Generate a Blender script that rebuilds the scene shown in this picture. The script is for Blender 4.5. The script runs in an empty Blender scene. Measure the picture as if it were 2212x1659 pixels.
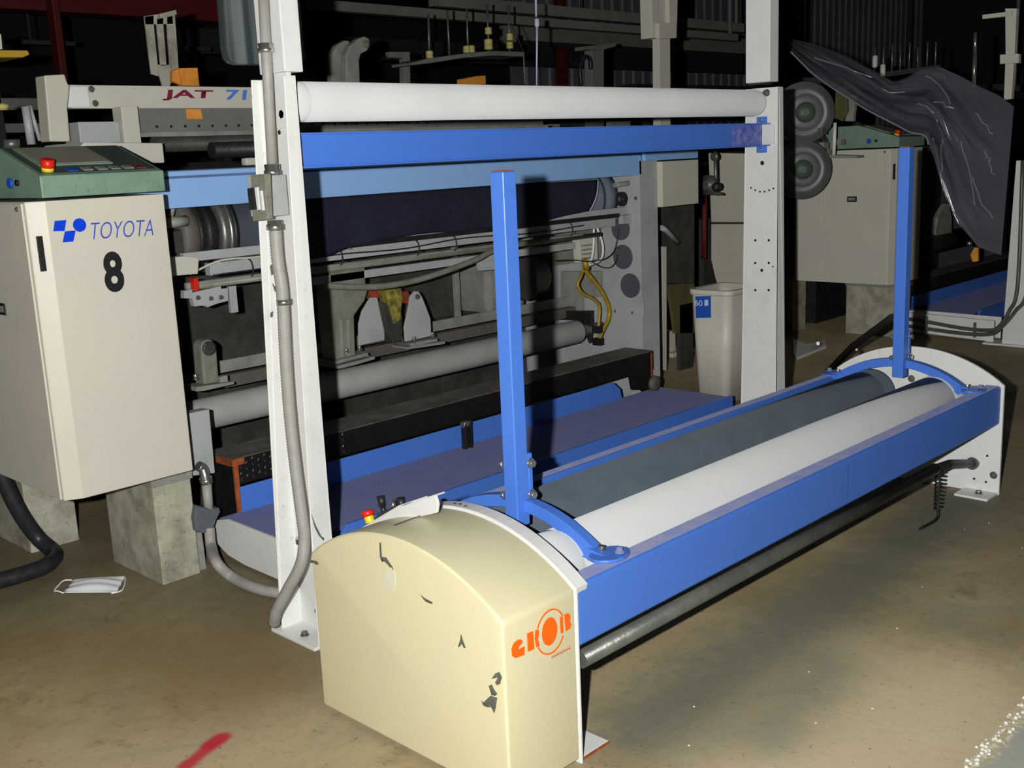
import bpy, bmesh, math, random
from mathutils import Vector, Matrix
random.seed(7)
C = bpy.context.scene.collection
S = bpy.context.scene
# ---------------------------------------------------------------- camera
cam_d = bpy.data.cameras.new('camera'); cam = bpy.data.objects.new('camera', cam_d); C.objects.link(cam)
Rr = ((0.69518,-0.71755,-0.04302),(-0.17794,-0.11379,-0.97744),(0.69647,0.68715,-0.20679))
mx = Matrix(((Rr[0][0],-Rr[1][0],-Rr[2][0],0),(Rr[0][1],-Rr[1][1],-Rr[2][1],0),(Rr[0][2],-Rr[1][2],-Rr[2][2],1.5),(0,0,0,1)))
cam.matrix_world = mx
cam_d.sensor_width = 36; cam_d.lens = 2355.84/2212*36; cam_d.clip_start = .05; cam_d.clip_end = 200
S.camera = cam
# ---------------------------------------------------------------- world: an unlit hall with a trace of stray light
w = bpy.data.worlds.new('world'); S.world = w; w.use_nodes = True
w.node_tree.nodes['Background'].inputs[0].default_value = (.75,.85,1,1)
w.node_tree.nodes['Background'].inputs[1].default_value = .004
# ---------------------------------------------------------------- the camera's flash, a hand's width left of the lens
ld = bpy.data.lights.new('flash', 'POINT'); lo = bpy.data.objects.new('flash', ld); C.objects.link(lo)
lo.location = Vector((0,0,1.5)) + Vector((Rr[0][0],Rr[0][1],Rr[0][2]))*-.17 - Vector((Rr[1][0],Rr[1][1],Rr[1][2]))*.03
ld.shadow_soft_size = .018; ld.energy = 1.0; ld.color = (1,.985,.95); ld.use_nodes = True
nt = ld.node_tree; em = [n for n in nt.nodes if n.type=='EMISSION'][0]
lf = nt.nodes.new('ShaderNodeLightFalloff'); lf.inputs['Strength'].default_value = 162.0
m1 = nt.nodes.new('ShaderNodeMath'); m1.operation = 'MULTIPLY'; m1.inputs[1].default_value = .60; nt.links.new(lf.outputs['Linear'], m1.inputs[0])
m2 = nt.nodes.new('ShaderNodeMath'); m2.operation = 'MULTIPLY_ADD'; m2.inputs[1].default_value = 3.3*.40; nt.links.new(lf.outputs['Quadratic'], m2.inputs[0]); nt.links.new(m1.outputs[0], m2.inputs[2])
nt.links.new(m2.outputs[0], em.inputs['Strength'])
S.view_settings.view_transform = 'Standard'; S.view_settings.look = 'None'; S.view_settings.exposure = 0; S.view_settings.gamma = 1
S.view_settings.use_curve_mapping = False
try:
    S.cycles.max_bounces = 5; S.cycles.diffuse_bounces = 2; S.cycles.glossy_bounces = 2; S.cycles.transparent_max_bounces = 8; S.cycles.caustics_reflective = False; S.cycles.caustics_refractive = False
    S.cycles.sample_clamp_indirect = 3
except Exception: pass
# ---------------------------------------------------------------- materials
def lin(c):
    r = []
    for v in c[:3]:
        v /= 255.0
        r.append(v/12.92 if v <= .04045 else ((v+.055)/1.055)**2.4)
    return (r[0], r[1], r[2], 1)
def mat(name, col, rough=.45, metal=0.0, dirt=None, amt=0.0, scale=6.0, bump=0.0, spec=.4, fine=0.0, sheen=0.0):
    """painted or bare surface: a base colour, a second (worn / dirty) colour in noise patches, faint relief"""
    m = bpy.data.materials.new(name); m.use_nodes = True; t = m.node_tree; b = t.nodes['Principled BSDF']
    b.inputs['Roughness'].default_value = rough; b.inputs['Metallic'].default_value = metal
    b.inputs['Specular IOR Level'].default_value = spec
    if sheen: b.inputs['Diffuse Roughness'].default_value = .6; b.inputs['Sheen Weight'].default_value = sheen; b.inputs['Sheen Roughness'].default_value = .6
    c = lin(col); b.inputs['Base Color'].default_value = c
    tc = t.nodes.new('ShaderNodeTexCoord')
    n = t.nodes.new('ShaderNodeTexNoise'); n.inputs['Scale'].default_value = scale; n.inputs['Detail'].default_value = 7; n.inputs['Roughness'].default_value = .65
    t.links.new(tc.outputs['Object'], n.inputs['Vector'])
    d = lin(dirt) if dirt else tuple(x*.8 for x in c[:3])+(1,)
    rp = t.nodes.new('ShaderNodeValToRGB')
    lo_ = .72-.5*amt
    rp.color_ramp.elements[0].position = max(0, lo_-.12); rp.color_ramp.elements[1].position = min(1, lo_+.16)
    rp.color_ramp.elements[0].color = (0,0,0,1); rp.color_ramp.elements[1].color = (1,1,1,1)
    t.links.new(n.outputs['Fac'], rp.inputs['Fac'])
    mu = t.nodes.new('ShaderNodeMath'); mu.operation = 'MULTIPLY'; mu.inputs[1].default_value = min(1, .25+amt)
    t.links.new(rp.outputs['Color'], mu.inputs[0])
    mix = t.nodes.new('ShaderNodeMixRGB'); mix.inputs[1].default_value = c; mix.inputs[2].default_value = d
    t.links.new(mu.outputs[0], mix.inputs[0])
    out = mix.outputs[0]
    if fine:
        n2 = t.nodes.new('ShaderNodeTexNoise'); n2.inputs['Scale'].default_value = 90; n2.inputs['Detail'].default_value = 4
        t.links.new(tc.outputs['Object'], n2.inputs['Vector'])
        r2 = t.nodes.new('ShaderNodeValToRGB'); r2.color_ramp.elements[0].position = .62; r2.color_ramp.elements[1].position = .70
        t.links.new(n2.outputs['Fac'], r2.inputs['Fac'])
        m2 = t.nodes.new('ShaderNodeMath'); m2.operation = 'MULTIPLY'; m2.inputs[1].default_value = fine
        t.links.new(r2.outputs['Color'], m2.inputs[0])
        mx2 = t.nodes.new('ShaderNodeMixRGB'); mx2.inputs[2].default_value = (d[0]*.35,d[1]*.35,d[2]*.35,1)
        t.links.new(m2.outputs[0], mx2.inputs[0]); t.links.new(out, mx2.inputs[1]); out = mx2.outputs[0]
    t.links.new(out, b.inputs['Base Color'])
    if bump:
        bp = t.nodes.new('ShaderNodeBump'); bp.inputs['Strength'].default_value = bump; bp.inputs['Distance'].default_value = .004
        n3 = t.nodes.new('ShaderNodeTexNoise'); n3.inputs['Scale'].default_value = 60; n3.inputs['Detail'].default_value = 5
        t.links.new(tc.outputs['Object'], n3.inputs['Vector'])
        t.links.new(n3.outputs['Fac'], bp.inputs['Height']); t.links.new(bp.outputs[0], b.inputs['Normal'])
    return m
M = {}
M['cream']   = mat('cream_paint', (218,211,172), .38, dirt=(208,205,176), amt=.25, scale=5, fine=.10, bump=.05)
M['white']   = mat('white_paint', (226,227,224), .42, dirt=(190,190,186), amt=.18, scale=7, fine=.22, bump=.05)
M['white2']  = mat('white_paint_clean', (226,227,226), .38, dirt=(200,200,202), amt=.25, scale=4)
M['blue']    = mat('blue_paint', (78,126,220), .36, dirt=(70,110,200), amt=.12, scale=9, bump=.03)
M['bluedust']= mat('dusty_blue_top', (128,132,162), .75, dirt=(96,112,176), amt=.45, scale=14, bump=.15, sheen=.05)
M['deck']    = mat('dusty_blue_deck', (84,92,142), .75, dirt=(94,98,128), amt=.5, scale=8, fine=.25, bump=.25, sheen=.04)
M['sky']     = mat('light_blue_paint', (142,184,236), .45, dirt=(130,172,226), amt=.2, scale=3)
M['skydust'] = mat('dusty_blue_edge', (98,116,158), .6, dirt=(84,98,136), amt=.4, scale=10)
M['beige']   = mat('beige_paint', (203,200,187), .42, dirt=(191,188,178), amt=.3, scale=3, fine=.06)
M['beiged']  = mat('dirty_beige_paint', (178,176,160), .55, dirt=(92,88,66), amt=.40, scale=9, fine=.5, bump=.2)
M['green']   = mat('green_paint', (124,152,134), .42, dirt=(92,122,104), amt=.3, scale=10, fine=.3)
M['greend']  = mat('dark_green_panel', (76,90,80), .4, dirt=(62,72,66), amt=.4, scale=20, fine=.3)
M['screen']  = mat('dusty_screen', (160,156,140), .3, dirt=(136,136,122), amt=.5, scale=6)
M['grey']    = mat('grey_paint', (172,177,176), .45, dirt=(142,147,146), amt=.3, scale=6, fine=.2, bump=.1)
M['greyd']   = mat('dull_grey_paint', (148,150,144), .5, dirt=(112,112,100), amt=.45, scale=9, fine=.4, bump=.2)
M['oil']     = mat('oily_grey_casting', (136,137,126), .45, dirt=(104,102,80), amt=.45, scale=11, fine=.4, bump=.3)
M['dark']    = mat('dark_machinery', (72,70,66), .55, dirt=(46,44,42), amt=.5, scale=8, fine=.4, bump=.4)
M['black']   = mat('black_steel', (30,30,31), .5, dirt=(52,50,48), amt=.3, scale=14, bump=.4)
M['rubber']  = mat('black_rubber', (36,38,42), .4, dirt=(58,62,68), amt=.3, scale=30, bump=.2)
M['rust']    = mat('rusty_edge', (178,92,48), .7, dirt=(110,58,36), amt=.5, scale=30, bump=.3)
M['steel']   = mat('bright_steel', (205,205,200), .25, metal=.9, dirt=(150,150,145), amt=.3, scale=20)
M['dsteel']  = mat('dull_steel', (128,130,126), .4, metal=.6, dirt=(90,88,80), amt=.4, scale=20, bump=.2)
M['pipe']    = mat('dark_pipe', (92,94,88), .38, metal=.3, dirt=(120,122,112), amt=.4, scale=9, bump=.3)
M['conduit'] = mat('grey_flexible_conduit', (158,157,151), .5, dirt=(134,132,126), amt=.3, scale=20)
M['rollw']   = mat('pale_roller_cover', (196,199,198), .7, dirt=(184,188,188), amt=.3, scale=3, fine=.06, sheen=.08)
M['rollt']   = mat('pale_painted_tube', (212,215,215), .55, dirt=(198,202,202), amt=.3, scale=3, fine=.08, sheen=.02)
M['rollg']   = mat('grey_roller_cover', (84,96,108), .7, dirt=(70,82,92), amt=.5, scale=5, bump=.1, sheen=.05)
M['tube']    = mat('grey_tube', (170,174,171), .5, dirt=(150,154,151), amt=.5, scale=4, fine=.15, bump=.1)
M['slate']   = mat('slate_roller_cover', (104,114,130), .6, dirt=(88,96,110), amt=.4, scale=5)
M['denim']   = mat('dark_denim', (38,40,56), .85, dirt=(46,48,66), amt=.3, scale=30, bump=.3, spec=.1)
M['selvage'] = mat('white_selvage', (190,196,208), .8)
M['red']     = mat('red_plastic', (214,40,26), .35)
M['yellow']  = mat('yellow_plastic', (228,208,40), .35)
M['bob']     = mat('yellow_bobbin', (196,186,116), .5, dirt=(168,156,92), amt=.3, scale=30)
M['orange']  = mat('orange_card', (232,156,62), .6, dirt=(198,120,40), amt=.4, scale=20)
M['amber']   = mat('amber_hose', (176,146,44), .3, dirt=(112,96,36), amt=.4, scale=20)
M['oilyel']  = mat('yellow_greasy_casting', (172,160,64), .5, dirt=(62,58,44), amt=.55, scale=30, bump=.6)
M['redcast'] = mat('red_casting', (158,70,48), .5, dirt=(96,54,44), amt=.5, scale=30)
M['logoblue']= mat('blue_print', (0,62,216), .4)
M['logotxt'] = mat('violet_blue_print', (62,78,190), .4)
M['jatred']  = mat('maroon_print', (122,34,62), .5)
M['jatblue'] = mat('blue_letter_print', (84,128,208), .5)
M['ink']     = mat('black_print', (26,26,28), .5)
M['grob']    = mat('orange_print', (255,104,8), .5)
M['grobl']   = mat('faded_orange_print', (226,166,136), .6)
M['scuff']   = mat('dark_scuff', (70,74,74), .6, dirt=(120,118,104), amt=.5, scale=80)
M['chip']    = mat('pale_patch', (216,212,190), .5)
M['mask']    = mat('white_paper_cloth', (238,244,248), .85)
M['redbeam'] = mat('dark_red_paint', (96,24,20), .6, dirt=(66,18,16), amt=.4, scale=3)
M['corr']    = mat('corrugated_sheet', (116,116,128), .5, dirt=(92,92,104), amt=.4, scale=1.2)
M['farrail'] = mat('far_grey_rail', (122,124,116), .55, dirt=(96,98,92), amt=.4, scale=2)
M['fardark'] = mat('far_dark_frame', (44,44,46), .6, dirt=(60,60,60), amt=.4, scale=2)
M['olive']   = mat('olive_board', (96,94,56), .5, dirt=(60,58,40), amt=.4, scale=4)
M['bin']     = mat('bin_plastic', (214,212,198), .45, dirt=(192,190,174), amt=.3, scale=6, fine=.2)
M['label']   = mat('blue_sticker', (36,84,190), .4)
M['labelw']  = mat('white_print', (200,214,236), .4)
M['disc']    = mat('grey_reel', (112,115,114), .45, metal=.2, dirt=(90,93,92), amt=.4, scale=8)
M['panelgr'] = mat('grey_cover_panel', (202,199,183), .5, dirt=(188,186,170), amt=.35, scale=2)
M['brownbeam'] = mat('brown_grey_beam', (104,99,92), .6, dirt=(84,80,74), amt=.5, scale=6, bump=.2)
M['reed']    = mat('reed_steel', (128,130,126), .45, metal=.3, dirt=(150,150,146), amt=.3, scale=4)
M['coil']    = mat('hall_ceiling', (40,40,42), .8)
M['funnel']  = mat('slate_cloth_wrap', (92,98,106), .85, dirt=(76,80,88), amt=.4, scale=30)
M['yplate']  = mat('yellow_plate', (196,160,52), .5)
# clear plastic film: mostly see-through, with real gloss
m = bpy.data.materials.new('plastic_film'); m.use_nodes = True; t = m.node_tree; t.nodes.clear()
o_ = t.nodes.new('ShaderNodeOutputMaterial'); tr = t.nodes.new('ShaderNodeBsdfTransparent'); gl = t.nodes.new('ShaderNodeBsdfGlossy'); df = t.nodes.new('ShaderNodeBsdfDiffuse')
gl.inputs['Roughness'].default_value = .20; gl.inputs['Color'].default_value = (.8,.82,.9,1); df.inputs['Color'].default_value = (.20,.205,.25,1); tr.inputs['Color'].default_value = (.72,.72,.77,1)
a1 = t.nodes.new('ShaderNodeMixShader'); a1.inputs[0].default_value = .12; t.links.new(gl.outputs[0], a1.inputs[2]); t.links.new(df.outputs[0], a1.inputs[1])
a2 = t.nodes.new('ShaderNodeMixShader'); a2.inputs[0].default_value = .42; t.links.new(tr.outputs[0], a2.inputs[1]); t.links.new(a1.outputs[0], a2.inputs[2]); t.links.new(a2.outputs[0], o_.inputs[0])
M['film'] = m
M['crease_highlight'] = mat('film_crease_highlight', (132,134,146), .22, spec=.9)  # pale tone stands in for highlights along the film's folds
m = bpy.data.materials.new('clear_cover'); m.use_nodes = True; t = m.node_tree; t.nodes.clear()
o_ = t.nodes.new('ShaderNodeOutputMaterial'); tr = t.nodes.new('ShaderNodeBsdfTransparent'); gl = t.nodes.new('ShaderNodeBsdfGlossy'); df = t.nodes.new('ShaderNodeBsdfDiffuse')
gl.inputs['Roughness'].default_value = .2; gl.inputs['Color'].default_value = (.8,.9,.95,1); tr.inputs['Color'].default_value = (.62,.66,.68,1)
wv = t.nodes.new('ShaderNodeTexNoise'); wv.inputs['Scale'].default_value = 3; mp_ = t.nodes.new('ShaderNodeMapping'); mp_.inputs['Scale'].default_value = (9,9,.35); tc_ = t.nodes.new('ShaderNodeTexCoord'); t.links.new(tc_.outputs['Object'], mp_.inputs[0]); t.links.new(mp_.outputs[0], wv.inputs['Vector'])
rp_c = t.nodes.new('ShaderNodeValToRGB'); rp_c.color_ramp.elements[0].position=.38; rp_c.color_ramp.elements[1].position=.62; rp_c.color_ramp.elements[0].color=(.10,.14,.15,1); rp_c.color_ramp.elements[1].color=(.42,.47,.48,1); t.links.new(wv.outputs['Fac'], rp_c.inputs[0]); t.links.new(rp_c.outputs[0], df.inputs['Color'])
a1 = t.nodes.new('ShaderNodeMixShader'); a1.inputs[0].default_value = .3; t.links.new(gl.outputs[0], a1.inputs[2]); t.links.new(df.outputs[0], a1.inputs[1])
a2 = t.nodes.new('ShaderNodeMixShader'); a2.inputs[0].default_value = .38; t.links.new(tr.outputs[0], a2.inputs[1]); t.links.new(a1.outputs[0], a2.inputs[2]); t.links.new(a2.outputs[0], o_.inputs[0])
M['clear'] = m

def floor_mat():
    m = bpy.data.materials.new('stained_concrete'); m.use_nodes = True; t = m.node_tree; b = t.nodes['Principled BSDF']; L = t.links.new
    tc = t.nodes.new('ShaderNodeTexCoord')
    def noise(sc, det=6, rough=.6, dist=0):
        n = t.nodes.new('ShaderNodeTexNoise'); n.inputs['Scale'].default_value = sc; n.inputs['Detail'].default_value = det; n.inputs['Roughness'].default_value = rough; n.inputs['Distortion'].default_value = dist
        L(tc.outputs['Object'], n.inputs['Vector']); return n.outputs['Fac']
    def ramp(s, a, b2):
        r = t.nodes.new('ShaderNodeMapRange'); r.interpolation_type = 'SMOOTHSTEP'; r.inputs['From Min'].default_value = a; r.inputs['From Max'].default_value = b2; L(s, r.inputs['Value']); return r.outputs[0]
    def mul(a, k):
        x = t.nodes.new('ShaderNodeMath'); x.operation = 'MULTIPLY'; L(a, x.inputs[0])
        if isinstance(k, (int,float)): x.inputs[1].default_value = k
        else: L(k, x.inputs[1])
        return x.outputs[0]
    def mx(f, a, bc):
        x = t.nodes.new('ShaderNodeMixRGB'); L(f, x.inputs[0])
        if isinstance(a, tuple): x.inputs[1].default_value = a
        else: L(a, x.inputs[1])
        if isinstance(bc, tuple): x.inputs[2].default_value = bc
        else: L(bc, x.inputs[2])
        return x.outputs[0]
    def capsule(p, q, r, soft, wob=.03):
        """1 inside a capsule on the floor between p and q"""
        px, py = p; qx, qy = q
        sep = t.nodes.new('ShaderNodeSeparateXYZ'); L(tc.outputs['Object'], sep.inputs[0])
        dx, dy = qx-px, qy-py; l2 = dx*dx+dy*dy+1e-9
        def M2(op, a, b_):
            x = t.nodes.new('ShaderNodeMath'); x.operation = op
            for i, v in enumerate((a, b_)):
                if v is None: continue
                if isinstance(v, (int,float)): x.inputs[i].default_value = v
                else: L(v, x.inputs[i])
            return x.outputs[0]
        ux = M2('SUBTRACT', sep.outputs[0], px); uy = M2('SUBTRACT', sep.outputs[1], py)
        h = M2('DIVIDE', M2('ADD', M2('MULTIPLY', ux, dx), M2('MULTIPLY', uy, dy)), l2)
        h = M2('MINIMUM', M2('MAXIMUM', h, 0), 1)
        ex = M2('SUBTRACT', ux, M2('MULTIPLY', h, dx)); ey = M2('SUBTRACT', uy, M2('MULTIPLY', h, dy))
        d = M2('SQRT', M2('ADD', M2('MULTIPLY', ex, ex), M2('MULTIPLY', ey, ey)), None)
        d = M2('ADD', d, M2('MULTIPLY', M2('SUBTRACT', noise(14, 3), .5), wob*2))
        rr = t.nodes.new('ShaderNodeMapRange'); rr.interpolation_type = 'SMOOTHSTEP'; rr.inputs['From Min'].default_value = r+soft; rr.inputs['From Max'].default_value = r-soft; L(d, rr.inputs['Value']); return rr.outputs[0]
    c = mx(ramp(noise(1.3,5,.6,.5), .35, .65), lin((142,126,92)), lin((158,144,112)))
    c = mx(mul(ramp(noise(2.1,6,.7,1.0), .52, .68), .55), c, lin((130,128,108)))
    c = mx(mul(ramp(noise(4.7,8,.7,.6), .54, .72), .6), c, lin((114,97,68)))
    c = mx(mul(ramp(noise(26,8,.75), .54, .70), .6), c, lin((96,83,58)))
    c = mx(mul(ramp(noise(33,6,.7), .30, .20), .5), c, lin((186,172,138)))
    c = mx(mul(ramp(noise(9,3,.5), .66, .74), .35), c, lin((128,72,44)))
    # damp grey-green stain in front of the blue beam
    c = mx(mul(capsule((2.1,1.62),(4.4,1.72), .16, .14, .12), .75), c, lin((96,103,93)))
    c = mx(mul(capsule((2.1,1.12),(2.75,1.12), .28, .25, .12), .6), c, lin((212,198,164)))  # paler patch: flash brightness of the near floor put into the colour
    c = mx(mul(capsule((2.7,1.42),(2.25,1.36), .08, .10, .12), .5), c, lin((108,114,103)))
    # darker floor tone under and around the machines
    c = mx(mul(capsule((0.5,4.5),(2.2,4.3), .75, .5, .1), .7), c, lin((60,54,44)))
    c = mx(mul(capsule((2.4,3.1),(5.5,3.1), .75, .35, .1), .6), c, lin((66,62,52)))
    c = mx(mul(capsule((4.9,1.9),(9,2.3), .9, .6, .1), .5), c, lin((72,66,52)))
    c = mx(mul(capsule((1.337,3.311,0)[:2], (1.594,2.791,0)[:2], .30, .28, .15), .55), c, lin((112,94,62)))
    c = mx(mul(ramp(noise(58,4,.6), .64, .70), .6), c, lin((74,64,46)))
    # red sprayed marks
    red = lin((168,34,52))
    c = mx(mul(capsule((1.331,2.465,0)[:2], (1.286,2.454,0)[:2], .024, .012, .008), .95), c, red)
    c = mx(mul(capsule((1.313,2.458,0)[:2], (1.191,2.411,0)[:2], .021, .012, .006), .92), c, red)
    c = mx(mul(capsule((1.543,1.949,0)[:2], (1.519,1.956,0)[:2], .020, .014, .008), .85), c, red)
    # grey slab beyond a crumbling joint, right foreground
    sep = t.nodes.new('ShaderNodeSeparateXYZ'); L(tc.outputs['Object'], sep.inputs[0])
    ad = t.nodes.new('ShaderNodeMath'); ad.operation = 'ADD'; L(sep.outputs[1], ad.inputs[0]); L(mul(noise(12,3), .06), ad.inputs[1])
    slab = ramp(ad.outputs[0], .935, .905)
    c = mx(slab, c, lin((156,157,146)))
    band = mul(ramp(ad.outputs[0], .965, .945), ramp(ad.outputs[0], .90, .93))
    sp = ramp(noise(70,2,.5), .50, .60)
    c = mx(mul(mul(band, sp), .9), c, lin((205,200,185)))
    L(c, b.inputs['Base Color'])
    rg = t.nodes.new('ShaderNodeMapRange'); L(noise(3.3,5), rg.inputs['Value']); rg.inputs['From Min'].default_value=.3; rg.inputs['From Max'].default_value=.7; rg.inputs['To Min'].default_value=.42; rg.inputs['To Max'].default_value=.8
    L(rg.outputs[0], b.inputs['Roughness']); b.inputs['Specular IOR Level'].default_value = .35; b.inputs['Diffuse Roughness'].default_value = .25
    bp = t.nodes.new('ShaderNodeBump'); bp.inputs['Strength'].default_value = .35; bp.inputs['Distance'].default_value = .01
    L(noise(40,8,.7), bp.inputs['Height']); L(bp.outputs[0], b.inputs['Normal'])
    return m
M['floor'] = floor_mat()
def checker_mat():
    m = mat('worn_black_plate', (20,20,21), .5, dirt=(34,33,32), amt=.3, scale=9, bump=.3); return m
M['checker'] = checker_mat()
M['portcap'] = mat('dark_slate_cap', (84,84,96), .5, dirt=(70,70,80), amt=.3)
M['checktop'] = mat('dusty_step_top', (122,116,108), .6, dirt=(64,62,58), amt=.5, scale=8, bump=.3)

# ---------------------------------------------------------------- mesh building
def V(p): return Vector(p)
class MB:
    def __init__(s): s.v=[]; s.f=[]; s.sm=[]
    def add(s, vs, fs, smooth=False):
        o=len(s.v); s.v += [tuple(v) for v in vs]; s.f += [tuple(i+o for i in f) for f in fs]; s.sm += [smooth]*len(fs); return s
    def box(s, x0,x1,y0,y1,z0,z1):
        vs=[(x,y,z) for x in (x0,x1) for y in (y0,y1) for z in (z0,z1)]
        return s.add(vs, [(0,1,3,2),(4,6,7,5),(0,4,5,1),(2,3,7,6),(0,2,6,4),(1,5,7,3)])
    def prism(s, pts, vec):
        """polygon (3-D points) pushed along vec"""
        n=len(pts); vec=V(vec); a=[V(p) for p in pts]; b=[p+vec for p in a]
        return s.add(a+b, [tuple(range(n))[::-1], tuple(range(n,2*n))]+[(i,(i+1)%n,(i+1)%n+n,i+n) for i in range(n)])
    def cyl(s, p0,p1,r0,r1=None,n=20,cap=True,hollow=0):
        p0,p1=V(p0),V(p1); r1=r0 if r1 is None else r1; d=(p1-p0).normalized()
        u=d.orthogonal().normalized(); w=d.cross(u)
        ring=lambda p,r:[p+u*(r*math.cos(2*math.pi*i/n))+w*(r*math.sin(2*math.pi*i/n)) for i in range(n)]
        vs=ring(p0,r0)+ring(p1,r1)
        s.add(vs,[(i,(i+1)%n,(i+1)%n+n,i+n) for i in range(n)],True)
        if cap: s.add(vs[:n],[tuple(range(n))[::-1]]); s.add(vs[n:],[tuple(range(n))])
        return s
    def tube(s, pts, r, n=10, sub=6, curve=True):
        P=[V(p) for p in pts]
        if curve and len(P)>2:
            Q=[]; E=[P[0]*2-P[1]]+P+[P[-1]*2-P[-2]]
            for i in range(1,len(E)-2):
                for k in range(sub):
                    t=k/sub; a,b,c,d=E[i-1:i+3]
                    Q.append(.5*((2*b)+(c-a)*t+(2*a-5*b+4*c-d)*t*t+(3*b-a-3*c+d)*t**3))
            Q.append(P[-1]); P=Q
        rr = r if callable(r) else (lambda t: r)
        vs=[]; u=None; m=len(P)
        for i,p in enumerate(P):
            d=(P[min(i+1,m-1)]-P[max(i-1,0)]).normalized()
            if u is None: u=d.orthogonal().normalized()
            u=(u-d*u.dot(d)).normalized(); w=d.cross(u); R=rr(i/(m-1))
            vs+=[p+u*(R*math.cos(2*math.pi*k/n))+w*(R*math.sin(2*math.pi*k/n)) for k in range(n)]
        fs=[(i*n+k,i*n+(k+1)%n,(i+1)*n+(k+1)%n,(i+1)*n+k) for i in range(m-1) for k in range(n)]
        s.add(vs,fs,True); s.add(vs[:n],[tuple(range(n))[::-1]]); s.add(vs[-n:],[tuple(range(n))]); return s
    def lathe(s, p0, d, prof, n=28):
        """prof = [(distance along d, radius)]"""
        p0=V(p0); d=V(d).normalized(); u=d.orthogonal().normalized(); w=d.cross(u); vs=[]
        for a,r in prof: vs+=[p0+d*a+u*(r*math.cos(2*math.pi*k/n))+w*(r*math.sin(2*math.pi*k/n)) for k in range(n)]
        m=len(prof)
        s.add(vs,[(i*n+k,i*n+(k+1)%n,(i+1)*n+(k+1)%n,(i+1)*n+k) for i in range(m-1) for k in range(n)],True)
        s.add(vs[:n],[tuple(range(n))[::-1]]); s.add(vs[-n:],[tuple(range(n))]); return s
    def build(s, name, m, parent=None, bev=0.0, seg=2, ang=35, autosm=False, root=None):
        me=bpy.data.meshes.new(name)
        off = V((0,0,0))
        q=parent
        while q is not None: off += q.location; q=q.parent
        me.from_pydata([tuple(V(v)-off) for v in s.v],[],s.f); me.update()
        me.polygons.foreach_set('use_smooth', s.sm)
        bm=bmesh.new(); bm.from_mesh(me); bmesh.ops.remove_doubles(bm, verts=bm.verts, dist=1e-5); bmesh.ops.recalc_face_normals(bm, faces=bm.faces)
        if bev:
            es=[e for e in bm.edges if len(e.link_faces)==2 and e.calc_face_angle(0)>math.radians(ang)]
            if es: bmesh.ops.bevel(bm, geom=es, offset=bev, segments=seg, affect='EDGES', profile=.6, clamp_overlap=True)
        bm.to_mesh(me); bm.free()
        me.materials.append(M[m] if isinstance(m,str) else m)
        o=bpy.data.objects.new(name, me); C.objects.link(o)
        if parent is not None: o.parent=parent
        return o
def box(name,m,x0,x1,y0,y1,z0,z1,parent=None,bev=.003,seg=2): return MB().box(x0,x1,y0,y1,z0,z1).build(name,m,parent,bev,seg)
def plate(name,m,pts,vec,parent=None,bev=.0,seg=1): return MB().prism(pts,vec).build(name,m,parent,bev,seg)
def cyl(name,m,p0,p1,r,parent=None,n=20,bev=0,r1=None): return MB().cyl(p0,p1,r,r1,n).build(name,m,parent,bev,ang=60)
def tube(name,m,pts,r,parent=None,n=10,curve=True,sub=6): return MB().tube(pts,r,n,sub,curve).build(name,m,parent)
def thing(name,label,cat,loc=(0,0,0),group=None):
    o=bpy.data.objects.new(name,None); C.objects.link(o); o.location=loc; o.empty_display_size=.05; o['label']=label; o['category']=cat
    if group: o['group']=group
    return o
def tag(o,label,cat,group=None):
    o['label']=label; o['category']=cat
    if group: o['group']=group
    return o
def struct(o): o['kind']='structure'; return o
def copy_tree(o, parent=None):
    c=o.copy(); C.objects.link(c); c.parent=parent
    for ch in list(o.children): copy_tree(ch,c)
    return c
def text(name, s, m, origin, ux, uz, h, parent, bold=0.0, shear=0.0, width=None, depth=.0015):
    """flat print: text laid on a plane; ux = writing direction, uz = up; h = cap height"""
    cu=bpy.data.curves.new(name,'FONT'); cu.body=s; cu.size=1; cu.offset=bold; cu.resolution_u=4
    ob=bpy.data.objects.new(name,cu); C.objects.link(ob)
    dg=bpy.context.evaluated_depsgraph_get(); dg.update(); me=bpy.data.meshes.new_from_object(ob.evaluated_get(dg))
    bpy.data.objects.remove(ob); bpy.data.curves.remove(cu)
    xs=[v.co.x for v in me.vertices]; ys=[v.co.y for v in me.vertices]; x0,x1,y0,y1=min(xs),max(xs),min(ys),max(ys)
    k=h/(y1-y0); kx=(width/(x1-x0)) if width else k
    ux,uz=V(ux).normalized(),V(uz).normalized(); nrm=ux.cross(uz)
    off=V((0,0,0)); q=parent
    while q is not None: off+=q.location; q=q.parent
    for v in me.vertices:
        a=(v.co.x-x0)*kx; b=(v.co.y-y0)*k
        v.co=V(origin)+ux*(a+b*shear)+uz*b+nrm*depth-off
    me.materials.clear(); me.materials.append(M[m])
    o=bpy.data.objects.new(name,me); C.objects.link(o); o.parent=parent; return o
def bolt(p, d, r=.012, parent=None, m='steel', name='bolt', h=.010):
    p=V(p); d=V(d).normalized()
    b=MB().cyl(p,p+d*.003,r*1.35,n=14); b.cyl(p+d*.003,p+d*(.003+h),r,n=6); return b.build(name,m,parent,bev=.0008,seg=1)

# ================================================================ setting
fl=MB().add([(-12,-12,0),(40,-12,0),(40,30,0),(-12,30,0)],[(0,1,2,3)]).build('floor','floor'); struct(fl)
ce=MB().box(-12,40,-12,30,6.2,6.3).build('ceiling','coil'); struct(ce)
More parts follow.
